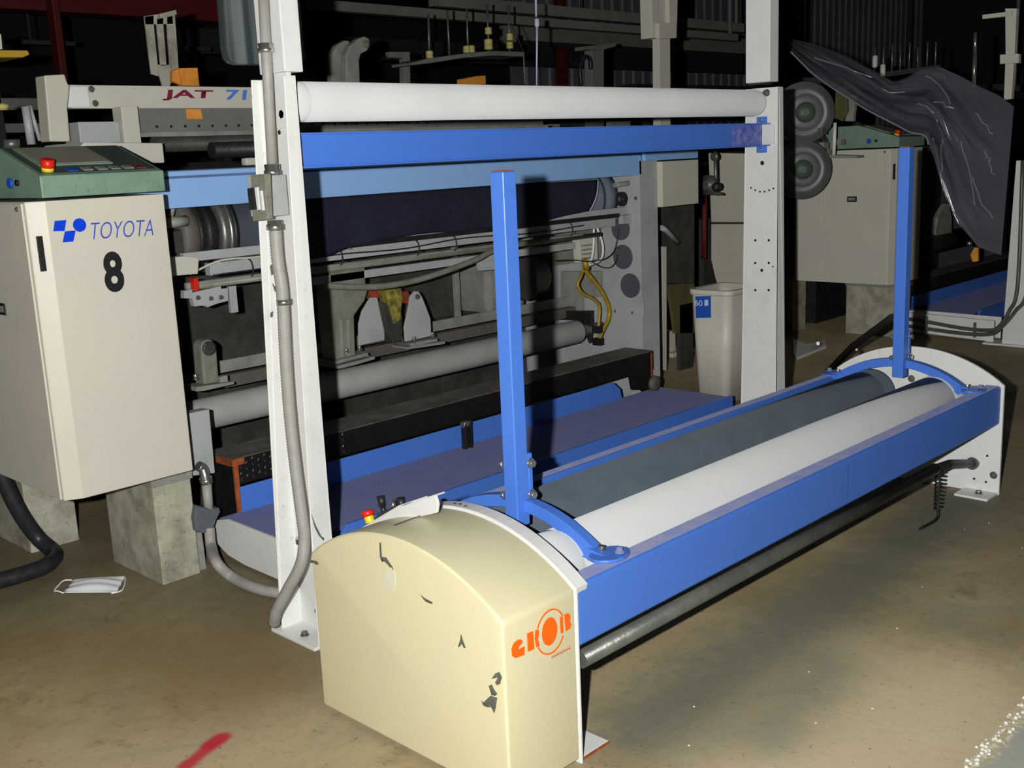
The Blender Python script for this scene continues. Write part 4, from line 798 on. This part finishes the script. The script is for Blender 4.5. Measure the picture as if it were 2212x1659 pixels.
# small black clip standing on the platform
ck=thing('floor_clip','small black spring clip standing on the blue platform','clip',(0,0,0))
p=(3.355,3.62,0.168)
for x in (-.018,.012): MB().box(p[0]+x*1.2,p[0]+x*1.2+.008,p[1]-.016,p[1]+.016,.160,.285).build('jaw','black',ck,bev=.002)
MB().cyl((p[0]-.026,p[1],.278),(p[0]+.026,p[1],.278),.015,n=14).build('coil','dsteel',ck); MB().box(p[0]-.02,p[0]+.02,p[1]-.012,p[1]+.012,.165,.255).build('body','ink',ck,bev=.002)
# copies for the next machine along the aisle
plat2=copy_tree(plat); plat2.location=(3.4+6.13,3.4+.05,0); plat2['label']='distant dark blue platform seen through the plastic at right edge'
st2=copy_tree(st_); st2.location=(3.5+6.13,3.8+.05,0); st2['label']='distant black step seen under the plastic sheet at right edge'
# ================================================================ floor things
mk=thing('face_mask','white pleated paper face mask lying on the floor below the cabinet','mask',(1.613,3.832,0))
a,b_,c_,d_=[V(p) for p in [(1.574,3.909,0.006),(1.716,3.778,0.006),(1.635,3.647,0.006),(1.494,3.812,0.006)]]; c_=V((1.62,3.653,0.006)); 
mb=MB(); n=24; vs=[]
for i in range(n+1):
    v=i/n
    for k in range(13):
        u=k/12; q=(a*(1-u)+b_*u)*(1-v)+(d_*(1-u)+c_*u)*v; q.z=.006+.004*(0.5+.5*math.sin(v*18+u*.8))+.022*math.sin(math.pi*v)*math.sin(math.pi*u)*.8; vs.append(q)
mb.add(vs,[(i*13+k,i*13+k+1,(i+1)*13+k+1,(i+1)*13+k) for i in range(n) for k in range(12)],True)
mo=mb.build('mask_body','mask',mk); sd=mo.modifiers.new('t','SOLIDIFY'); sd.thickness=.0015
tube('ear_loop','mask',[(1.574,3.909,0.006),(1.545,3.922,0.01),(1.511,3.894,0.008),(1.482,3.862,0.006),(1.485,3.836,0.01),(1.494,3.812,0.006)],.0028,mk,6)
tube('ear_loop','mask',[(1.716,3.778,0.006),(1.679,3.71,0.006),(1.641,3.66,0.006),(1.605,3.665,0.006)],.0028,mk,6)
gr=MB()
for i in range(260):
    x=2.2+random.random()*1.3; y=.915+random.gauss(0,.008); r=.003+random.random()*.005
    if random.random()<.15: x=random.uniform(1.3,4.5); y=random.uniform(.9,2.4); r=.002+random.random()*.002
    if 1.55<x<4.6 and 1.6<y<2.4: continue
    gr.lathe((x,y,-.001),(0,0,1),[(0,r),(r*.7,r*.8),(r,r*.3)],6)
g=gr.build('grit','bin'); g['kind']='stuff'; g['label']='pale grit crumbs along the concrete joint in right foreground'; g['category']='grit'
# bin
bn=thing('waste_bin','tall beige plastic waste bin with blue sticker beside the farther white post','bin',(5.47,3.6,0))
def frustum(x0,x1,y0,y1,X0,X1,Y0,Y1,z0,z1,r=.05,n=6):
    def loop(xa,xb,ya,yb,z):
        out=[]
        for cx,cy,a0 in ((xb-r,ya+r,-90),(xb-r,yb-r,0),(xa+r,yb-r,90),(xa+r,ya+r,180)):
            for i in range(n+1): a=math.radians(a0+90*i/n); out.append((cx+r*math.cos(a),cy+r*math.sin(a),z))
        return out
    return loop(x0,x1,y0,y1,z0),loop(X0,X1,Y0,Y1,z1)
bxl,bxr,byf,byb=5.335,5.62,3.495,3.715
lo_,hi_=frustum(bxl,bxr,byf,byb,bxl-.02,bxr+.04,byf-.03,byb+.03,0,.665)
n=len(lo_); b=MB(); b.add(lo_+hi_,[(i,(i+1)%n,(i+1)%n+n,i+n) for i in range(n)],True); 
li,hi2=frustum(bxl+.01,bxr-.01,byf+.01,byb-.01,bxl-.005,bxr+.025,byf-.015,byb+.015,.01,.667)
b.add(hi_+hi2,[(i,(i+1)%n,(i+1)%n+n,i+n) for i in range(n)]); b.add(li+hi2,[(i,i+n,(i+1)%n+n,(i+1)%n) for i in range(n)],True); b.add(li,[tuple(range(n))]); b.add(lo_,[tuple(range(n))])
b.build('bin_wall','bin',bn)
rim0,rim1=frustum(bxl-.028,bxr+.05,byf-.04,byb+.04,bxl-.028,bxr+.05,byf-.04,byb+.04,.640,.672)
ri0,ri1=frustum(bxl-.02,bxr+.04,byf-.03,byb+.03,bxl-.008,bxr+.028,byf-.018,byb+.018,.640,.672)
b=MB(); b.add(rim0+rim1,[(i,(i+1)%n,(i+1)%n+n,i+n) for i in range(n)],True); b.add(rim1+ri1,[(i,(i+1)%n,(i+1)%n+n,i+n) for i in range(n)]); b.add(rim0+ri0,[(i,i+n,(i+1)%n+n,(i+1)%n) for i in range(n)]); b.build('rim','bin',bn)
stk=MB().prism([(p[0]+.018,p[1],p[2]) for p in [(5.299,3.696,0.63),(5.299,3.589,0.639),(5.299,3.59,0.511),(5.299,3.694,0.501)]],(-.003,0,0)).build('sticker','label',bn)
q0=(5.304,3.693,0.577); q1=(5.304,3.638,0.584)
text('sticker_number','60','labelw',(5.304,q0[1],q0[2]),(0,-1,0),(0,0,1),.034,stk,bold=.01,width=q0[1]-q1[1])
MB().prism([(5.305,3.625,0.614),(5.305,3.6,0.618),(5.305,3.6,0.583),(5.305,3.626,0.579)],(-.001,0,0)).build('sticker_symbol','labelw',stk)
# ================================================================ things right of the loom
lb=thing('leaning_board','dark board with olive lower end leaning behind the waste bin','board',(5.9,4.3,0))
MB().prism([(5.786,4.3,1.125),(6.18,4.3,1.122),(6.172,4.3,0.579),(5.871,4.3,0.613),(5.81,4.3,0.839)],(0,.02,0)).build('board_panel','dark',lb,bev=.002); MB().prism([(5.87,4.3,0.607),(6.172,4.3,0.579),(6.167,4.3,0.234),(5.941,4.3,0.267)],(0,.02,0)).build('board_end','olive',lb,bev=.002); MB().box(6.0,6.15,4.30,4.33,0,.45).build('board_leg','dark',lb)
tag(MB().prism([(5.68,4.2,0.875),(5.724,4.2,0.871),(5.706,4.2,0.064),(5.66,4.2,0.072)],(0,.02,0)).build('white_strip','beige'),'narrow white upright strip between loom frame and waste bin','strip')
tag(MB().tube([(5.533,4.1,1.008),(5.576,4.1,0.993),(5.702,4.1,0.902)],.017,10,4,False).build('lever_handle','grey'),'pale angled lever handle beside the loom side frame','handle')
ft=thing('levelling_foot','white machine foot with post on the floor left of the waste bin','foot',(6.473,4.699,0))
p=(6.473,4.699,0); MB().prism([(p[0]-.12,p[1]-.08,0),(p[0]+.16,p[1]-.08,0),(p[0]+.16,p[1]+.10,0),(p[0]-.12,p[1]+.10,0)],(0,0,.03)).build('foot_pad','beige',ft,bev=.004); MB().box(p[0]-.08,p[0]+.0,p[1]-.02,p[1]+.06,.03,.18).build('foot_post','beige',ft,bev=.005)
# grey covers of the next loom, behind the bin
nl=thing('weaving_loom','grey side covers of the next loom behind the bin and farther post','loom',(7.6,5.2,0))
MB().prism([(7.3,4.945,1.438),(7.3,4.491,1.417),(7.3,4.489,0.907),(7.3,4.923,0.902)],(.35,0,0)).build('cover_panel','panelgr',nl,bev=.004)
MB().prism([(7.3,4.923,0.887),(7.3,4.489,0.893),(7.3,4.486,0.341),(7.3,4.831,0.32),(7.3,4.887,0.465),(7.3,4.925,0.61)],(.35,0,0)).build('cover_panel','panelgr',nl,bev=.004)
MB().box(7.6,7.9,5.2,6.4,.0,.9).build('base','dark',nl)
cyl('red_pipe','redbeam',(7.2,4.914,1.123),(7.2,4.927,0.62),.02,nl); 
tag(cyl('tension_rod','dsteel',(6.6,4.413,1.455),(6.6,4.407,1.148),.013),'pale vertical rod with dark clutch disc right of the loom end box','rod')
cd=thing('clutch_disc','dark metal clutch disc low on the pale rod, right of the loom end box','disc',(6.6,4.453,1.219))
MB().lathe((6.55,4.427,1.224),(-1,0,0),[(0,.065),(.02,.07),(.03,.07),(.04,.035),(.06,.03)],24).build('plate','dsteel',cd); MB().lathe((6.55,4.362,1.211),(-1,-.4,0),[(0,.03),(.05,.03),(.06,.015)],16).build('knob','black',cd)
MB().prism([(6.56,4.516,1.189),(6.56,4.35,1.169),(6.56,4.331,1.15),(6.56,4.485,1.154)],(.03,0,0)).build('shoe','dsteel',cd,bev=.002)
tag(MB().lathe((6.62,4.423,1.416),(-1,0,0),[(0,.03),(.02,.032),(.03,.02)],14).build('rod_clamp','dsteel'),'small metal clamp gripping the top of the pale rod','clamp')
# two reels
for i,(c,r,lbl) in enumerate((((7,3.948,1.689),.205,'upper grey grooved reel beside the farther white post'),((7,3.961,1.302),.20,'lower grey reel with dark hub beside the farther white post'))):
    t=thing('feeder_reel',lbl,'reel',c,'grey reels beside the post'); d=V((-.78,-.62,0))
    MB().lathe(V(c)-d*.10,d,[(0,r*.4),(.01,r*.9),(.06,r*1.04),(.08,r),(.09,r*.86),(.10,r*.84),(.105,r*.78),(.112,r*.72),(.10,r*.66),(.11,r*.58),(.125,r*.5),(.12,r*.42),(.135,r*.3)],48).build('rim','disc',t)
    MB().lathe(V(c)+d*.02,d,[(0,r*.34),(.02,r*.33),(.03,r*.22),(.04,r*.12)],28).build('hub','greend',t)
    MB().lathe(V(c)-d*.30,d,[(0,r*.7),(.18,r*.75)],28).build('motor_can','dark',t)
tag(MB().box(7.25,7.33,4.36,4.44,.0,1.75).build('reel_stand','fardark',None,bev=.005),'dark upright stand carrying the two grey reels','stand')
mc=thing('feeder_mechanism','tangle of small metal arms and blocks left of the distant green terminal','mechanism',(7.2,4.1,1.4))
for i in range(26):
    x=7.05+random.random()*.3; y=3.86+random.random()*.22; z=1.37+random.random()*.22; a=random.choice(['dsteel','oil','dark','greyd','brownbeam']); s=.012+random.random()*.03
    MB().box(x-s,x+s,y-s*.8,y+s*.8,z-s*.6,z+s*.6).build('block',a,mc,bev=.003)
MB().prism([(7.25,3.851,1.849),(7.25,3.771,1.859),(7.25,3.76,1.687),(7.25,3.801,1.62),(7.25,3.857,1.645)],(.05,0,0)).build('green_bracket','olive',mc,bev=.004)
MB().prism([(7.28,3.771,1.797),(7.28,3.723,1.794),(7.28,3.721,1.731),(7.28,3.732,1.616),(7.28,3.788,1.619),(7.28,3.776,1.719)],(.04,0,0)).build('plate','greyd',mc,bev=.003)
cyl('pale_rod','white2',(7.1,3.77,1.61),(7.1,3.776,1.392),.012,mc); MB().prism([(7.2,3.94,1.397),(7.2,3.658,1.382),(7.2,3.658,1.366),(7.2,3.94,1.374)],(.1,0,0)).build('shelf','greyd',mc)
# black strut
sk=thing('black_strut','black folding strut propped on the floor behind the blue platform','strut',(6.436,3.448,0))
tube('bar','black',[(6.35,3.402,0.02),(5.921,3.006,0.3),(5.459,2.55,0.57)],.020,sk,8,False); bolt((6.161,3.128,0.26),(-1,-1,0),.012,sk); tube('link_bar','dsteel',[(6.081,3.062,0.25),(6.78,3.34,0.05)],.008,sk,8,False)
# floor bracket between post and far loom
fb_=thing('floor_bracket','pale flat floor bracket lying between farther post and black strut','bracket',(7.123,3.968,0))
MB().prism([(7.393,4.245,-0),(7.235,4.042,0),(7.443,3.996,0),(7.24,3.882,0),(6.728,3.829,0),(6.833,3.922,0)],(0,0,.02)).build('plate','white2',fb_,bev=.002); cyl('stud','dsteel',(7.281,3.973,0.02),(6.593,3.597,0.16),.012,fb_)
tag(cyl('teal_rod','green',(8.6,4.729,0.102),(8.6,4.553,0.097),.02),'short pale green rod under the distant cabinet','rod')
# far gantry post with twin conduits and its white sill
fp=thing('steel_post','far white steel post with T-shaped top at right edge','post',(8.0,2.86,0))
MB().prism([(7.975,2.735,0),(7.975,2.90,0),(7.975,2.865,1.30),(7.975,2.735,1.30)],(.05,0,0)).build('post_body','white',fp,bev=.003)
MB().box(7.96,8.05,2.55,2.735,0,1.55).build('post_flange','white',fp,bev=.003)
MB().box(7.93,8.10,2.62,3.02,0,.012).build('base_plate','white',fp,bev=.002)
MB().prism([(7.97,2.988,2.321),(7.97,2.912,2.312),(7.97,2.911,2.005),(7.97,2.918,1.717),(7.97,2.968,1.714),(7.97,2.97,2.01)],(.05,0,0)).build('post_section','beige',fp,bev=.003)
MB().prism([(7.95,3.132,2.294),(7.95,2.937,2.296),(7.95,2.936,2.266),(7.95,3.131,2.267)],(.05,0,0)).build('cross_arm','beige',fp,bev=.002); MB().prism([(7.93,2.993,2.017),(7.93,2.87,2.012),(7.93,2.867,1.951),(7.93,2.99,1.955)],(.05,0,0)).build('collar','beige',fp,bev=.003)
sl=thing('steel_sill','white sill plate along the floor joining the far white post','sill',(8.0,3.3,0))
MB().prism([(8.0,2.97,.01),(8.0,3.67,.038),(8.0,3.67,.185),(8.0,2.97,.165)],(.02,0,0)).build('plate','white2',sl,bev=.003)
cdl=thing('conduit_pair','two grey conduits running along the white sill and up the far post','conduit',(7.95,3.0,0))
for i in (0,1):
    y=2.80-.07*i
    tube('pipe','pipe',[(7.98,3.67,.135-.05*i),(7.975,3.5,.13-.055*i),(7.97,3.2,.10-.04*i),(7.955,3.0,.10-.03*i),(7.95,2.92,.13-.02*i),(7.945,2.85-.04*i,.25),(7.945,y,.45),(7.945,y+.01,1.30)],.014,cdl,8)
MB().box(7.955,7.965,3.44,3.46,.03,.17).build('strap','steel',cdl); MB().box(7.955,7.965,3.08,3.10,.04,.15).build('strap','steel',cdl)
dl=thing('weaving_loom','dark distant loom with tube and fittings seen under the plastic sheet','loom',(9.3,4.1,0))
MB().prism([(8.3,3.281,0.605),(8.3,3.255,0.658),(8.3,3.228,0.658),(8.3,3.223,0.555),(8.3,3.265,0.55)],(.03,0,0)).build('copper_fitting','orange',dl,bev=.004)
MB().lathe((8.3,3.291,0.674),(0,0,1),[(0,.012),(.01,.02),(.03,.016)],12).build('steel_knob','steel',dl)
# second loom bits seen at right: tube and bracket
MB().lathe((8.15,4.15,.55),(1,0,0),[(0,.04),(0,.09),(2.6,.09)],28).build('tube','fardark',dl); MB().box(8.2,10.6,4.5,4.6,0,1.3).build('back_plate','black',dl); MB().box(10.75,10.85,3.95,4.8,0,1.4).build('side_frame','fardark',dl)
MB().prism([(9.616,4.1,0.781),(9.792,4.1,0.891),(9.842,4.1,0.888),(9.915,4.1,0.76),(9.932,4.1,0.583),(9.573,4.1,0.605)],(0,.05,0)).build('gusset','greyd',dl,bev=.003)
# plastic sheet: a draped film
up_=[(7.2,4.162,2.204),(7.2,3.988,2.155),(7.2,3.742,2.049),(7.2,3.571,1.95),(7.2,3.405,1.853),(7.2,3.294,1.883),(7.2,3.187,1.924),(7.2,3.077,1.924),(7.2,2.972,1.864),(7.2,2.837,1.783),(7.2,2.719,1.724),(7.2,2.617,1.65)]
lo2=[(6.9,3.974,2.091),(6.9,3.819,1.939),(6.9,3.631,1.812),(6.9,3.448,1.694),(6.9,3.271,1.596),(6.9,3.13,1.523),(6.9,3.009,1.498),(6.9,2.945,1.359),(6.9,2.893,1.158),(6.9,2.811,0.956),(6.9,2.675,0.809),(6.9,2.524,0.762)]
pm=MB(); nu,nv=72,36; vs=[]
for i in range(nu+1):
    for j in range(nv+1):
        u=i/nu; v=j/nv; p=samp(up_,u)*(1-v)+samp(lo2,u)*v
        k=.5*math.sin(u*9+v*12)+.35*math.sin(u*14-v*19)+.25*math.sin(v*33-u*16)+.12*math.sin(v*61-u*40)
        p.x += .055*k*(.3+u)*(1-u**5)-.04*v; p.y+=.012*math.sin(v*31+u*13)*(.3+u)*(1-u**4)
        vs.append(p)
pm.add(vs,[(i*(nv+1)+j,(i+1)*(nv+1)+j,(i+1)*(nv+1)+j+1,i*(nv+1)+j+1) for i in range(nu) for j in range(nv)],True)
pf=pm.build('plastic_sheet','film'); tag(pf,'crumpled clear plastic sheet draped over the distant loom at right','plastic sheet')
tube('rolled_hem','crease_highlight',[vs[i*(nv+1)+nv]+V((-.01,0,0)) for i in range(0,44,2)],.006,pf,8)
for a,b_ in (((0.10,.45),(.30,.15)),((.55,.12),(.72,.30)),((.62,.42),(.74,.30)),((.78,.48),(.90,.75)),((.50,.55),(.62,.58)),((.83,.20),(.93,.27)),((.85,.62),(.97,.80)),((.66,.75),(.72,.9)),((.90,.40),(.95,.52)),((.34,.30),(.44,.28))):  # pale tubes laid on the film as painted highlight streaks
    pts=[]
    for k in range(7):
        f=k/6; u=a[0]+(b_[0]-a[0])*f; v=a[1]+(b_[1]-a[1])*f; pts.append(vs[int(u*nu)*(nv+1)+int(v*nv)]+V((-.012,0,.0)))
    tube('crease_highlight','crease_highlight',pts,.0045,pf,6)
# distant rods over the plastic
rr_=thing('rod_rack','row of eight thin upright rods above the plastic sheet','rack',(8.2,4.8,1.8))
for k,(p,q) in enumerate((((9,4.424,2.239),(9,4.426,2.014)),((9,4.35,2.228),(9,4.352,2.035)),((9,4.274,2.247),(9,4.275,2.028)),((9,4.205,2.226),(9,4.202,2.015)),((9,4.123,2.254),(9,4.128,2.042)),((9,4.059,2.201),(9,4.053,2.036)),((9,3.975,2.24),(9,3.976,2.052)),((9,3.906,2.233),(9,3.907,2.046)))): cyl('rod','dsteel',p,q,.007,rr_,8)
cyl('stand','fardark',(9.05,4.6,0),(9.05,4.6,2.0),.03,rr_); MB().prism([(9.02,4.515,2.029),(9.02,3.878,2.051),(9.02,3.876,2.015),(9.02,4.514,1.983)],(.03,0,0)).build('rail','fardark',rr_)
for p,l in (((8.98,4.415,2.122),'tall pale bobbin on the leftmost distant rod above plastic'),((8.98,4.343,2.045),'small pale bobbin on the second distant rod above plastic')):
    tag(MB().lathe((p[0],p[1],p[2]-.05),(0,0,1),[(0,.014),(.01,.022),(.09,.022),(.10,.014)],14).build('pale_bobbin','bin'),l,'bobbin')
(MB().tube([(7.6,3.035,2.152),(7.6,3.032,2.019)],.012,8,1,False).tube([(7.6,3.032,2.019),(7.6,3.031,1.801)],.014,10,1,False).build('steel_mast','steel',dl))

# ================================================================ hall structure and far machines
def rail(lbl,name,m,pa,pb,dz,dy=.12,hang=True): # box along X from two points
    z=(pa[2]+pb[2])/2; b=MB().box(min(pa[0],pb[0]),max(pa[0],pb[0]),pa[1],pa[1]+dy,z-dz,z); x=max(pa[0],pb[0])-.1; b.box(x-.04,x,pa[1]+dy*.3,pa[1]+dy*.6,z,6.2); return tag(b.build(name,m,None,bev=.006),lbl,'beam')
rail('dark red roof girder crossing the top left of the hall','roof_girder','redbeam',(0.5,12,3.62),(8.9,12,3.62),.42,.3)
tag(MB().box((5.246,11.6,2.885)[0],(5.32,11.6,2.888)[0],11.6,11.76,0,6.2).build('red_pillar','redbeam',None,bev=.01),'thin dark red pillar behind the loom, upper left','pillar')
tag(MB().box((18.407,16.2,3.706)[0],(18.589,16.2,3.713)[0],16.2,16.4,0,6.2).build('red_pillar','redbeam',None,bev=.01),'thin dark red pillar in front of the corrugated wall','pillar')
rail('dim grey overhead rail crossing the top centre, lower one','overhead_rail','farrail',(5.9,8,2.865),(12.5,8,2.865),.085,.1)
rail('dim grey overhead rail crossing the top centre, upper one','overhead_rail','farrail',(7.4,8.1,3.02),(12.8,8.1,3.02),.11,.1)
rail('dim wide grey overhead trough behind the rails, top centre right','overhead_trough','farrail',(11.2,10.5,3.22),(19.0,10.5,3.22),.24,.5)
rail('dark beam of far machines right of the farther white post','machine_beam','fardark',(17.5,13.5,2.72),(30,13.5,2.72),.25,.5)
rail('dim grey far beam behind plastic sheet, upper right','machine_beam','farrail',(14.0,8.6,2.42),(24,8.6,2.42),.12,.2)
# reflective fluorescent fittings, dark and unlit, catching a glint
for k,(x,y) in enumerate(((5.2,13.0),(7.0,13.0),(8.2,13.0),(11.4,13.0),(15,13.0))):
    MB; o=MB().box(x+.4,x+.42,y+.08,y+.10,2.98,6.2).prism([(x,y,2.96),(x+.9,y,2.96),(x+.95,y+.2,2.98),(x+.1,y+.2,2.98)],(0,0,.05)).build('unlit_lamp','fardark',None,bev=.004); tag(o,('unlit dark strip lamp under the far roof, leftmost of the row','unlit dark strip lamp under the far roof, left of the slotted bracket','unlit dark strip lamp under the far roof, behind the slotted bracket','unlit dark strip lamp under the far roof, behind the curved hook bracket','unlit dark strip lamp under the far roof, rightmost of the row')[k],'lamp','unlit strip lamps under the roof')
for k,(x,y,w_) in enumerate(((3.6,9.6,4.8),(9.2,11.0,6.0))):
    fm=thing('weaving_loom',('dark far loom row behind the lettered beam, left' ,'dark far loom row below the corrugated wall')[k],'loom',(x,y,0))
    MB().box(x,x+w_,y,y+1.2,0,1.55).build('bed','fardark',fm,bev=.02); MB().box(x+.1,x+w_-.1,y+.2,y+.3,2.05,2.15).build('cross_bar','farrail',fm,bev=.01); MB().box(x+.1,x+w_-.1,y+.25,y+.35,1.86,1.94).build('cross_bar','farrail',fm,bev=.01)
    for q in (x+.15,x+w_/2,x+w_-.3): MB().box(q,q+.14,y+.2,y+.4,1.5,2.2).build('upright','fardark',fm,bev=.01)
# lone uprights in the middle distance
tp=thing('t_post','dim grey T-topped post with looped hose behind the top roller','post',(8.2,7,0))
MB().prism([(8.389,7,2.469),(8.571,7,2.476),(8.473,7,0.049),(8.307,7,0.069)],(0,.1,0)).build('post_body','farrail',tp,bev=.008); MB().prism([(8.214,6.95,2.458),(8.475,6.95,2.485),(8.688,6.95,2.51),(8.701,6.95,2.476),(8.487,6.95,2.434),(8.212,6.95,2.424)],(0,.12,0)).build('cross_arm','farrail',tp,bev=.006)
tube('looped_hose','rubber',[(8.098,6.9,2.094),(8.085,6.9,2.24),(8.15,6.9,2.351),(8.23,6.9,2.336),(8.24,6.9,2.244)],.02,tp,10)
sp_=thing('clamped_post','pale post with two clamped channels, left of the farther white post','post',(6.9,4.7,0))
MB().prism([(6.354,4.7,2.238),(6.482,4.7,2.243),(6.473,4.7,1.551),(6.347,4.7,1.554)],(0,.06,0)).build('post_body','beige',sp_,bev=.004)
MB().prism([(6.22,4.66,2.556),(6.308,4.66,2.562),(6.31,4.66,2.223),(6.226,4.66,2.223)],(0,.10,0)).build('channel','beige',sp_,bev=.003); MB().prism([(6.418,4.66,2.57),(6.526,4.66,2.578),(6.503,4.66,2.24),(6.422,4.66,2.231)],(0,.10,0)).build('channel','beige',sp_,bev=.003)
MB().prism([(6.359,4.69,2.57),(6.454,4.69,2.577),(6.447,4.69,2.229),(6.35,4.69,2.225)],(0,.08,0)).build('core','panelgr',sp_,bev=.003); MB().prism([(6.261,4.63,2.317),(6.463,4.63,2.327),(6.456,4.63,2.229),(6.259,4.63,2.215)],(0,.03,0)).build('clamp','beige',sp_,bev=.003)
# yellow plate and left background bits
tag(MB().prism([(2.202,5.6,2.095),(2.38,5.6,2.099),(2.386,5.6,2.079),(2.353,5.6,2.065),(2.197,5.6,2.06)],(0,.25,0)).build('yellow_tray','yplate',None,bev=.004),'yellow tray edge at upper left','tray')
tag(MB().prism([(2.173,5.5,2.165),(2.22,5.5,2.158),(2.217,5.5,2.09),(2.163,5.5,2.088)],(0,.1,0)).build('white_cone','bin'),'white yarn cone cut by left edge above the yellow tray','cone')
tag(MB().lathe((1.982,5,1.779),(0,0,1),[(0,.02),(.02,.03),(.03,.012)],14).build('yarn_cone','bob'),'small pale yellow cone at left edge above green terminal','cone')
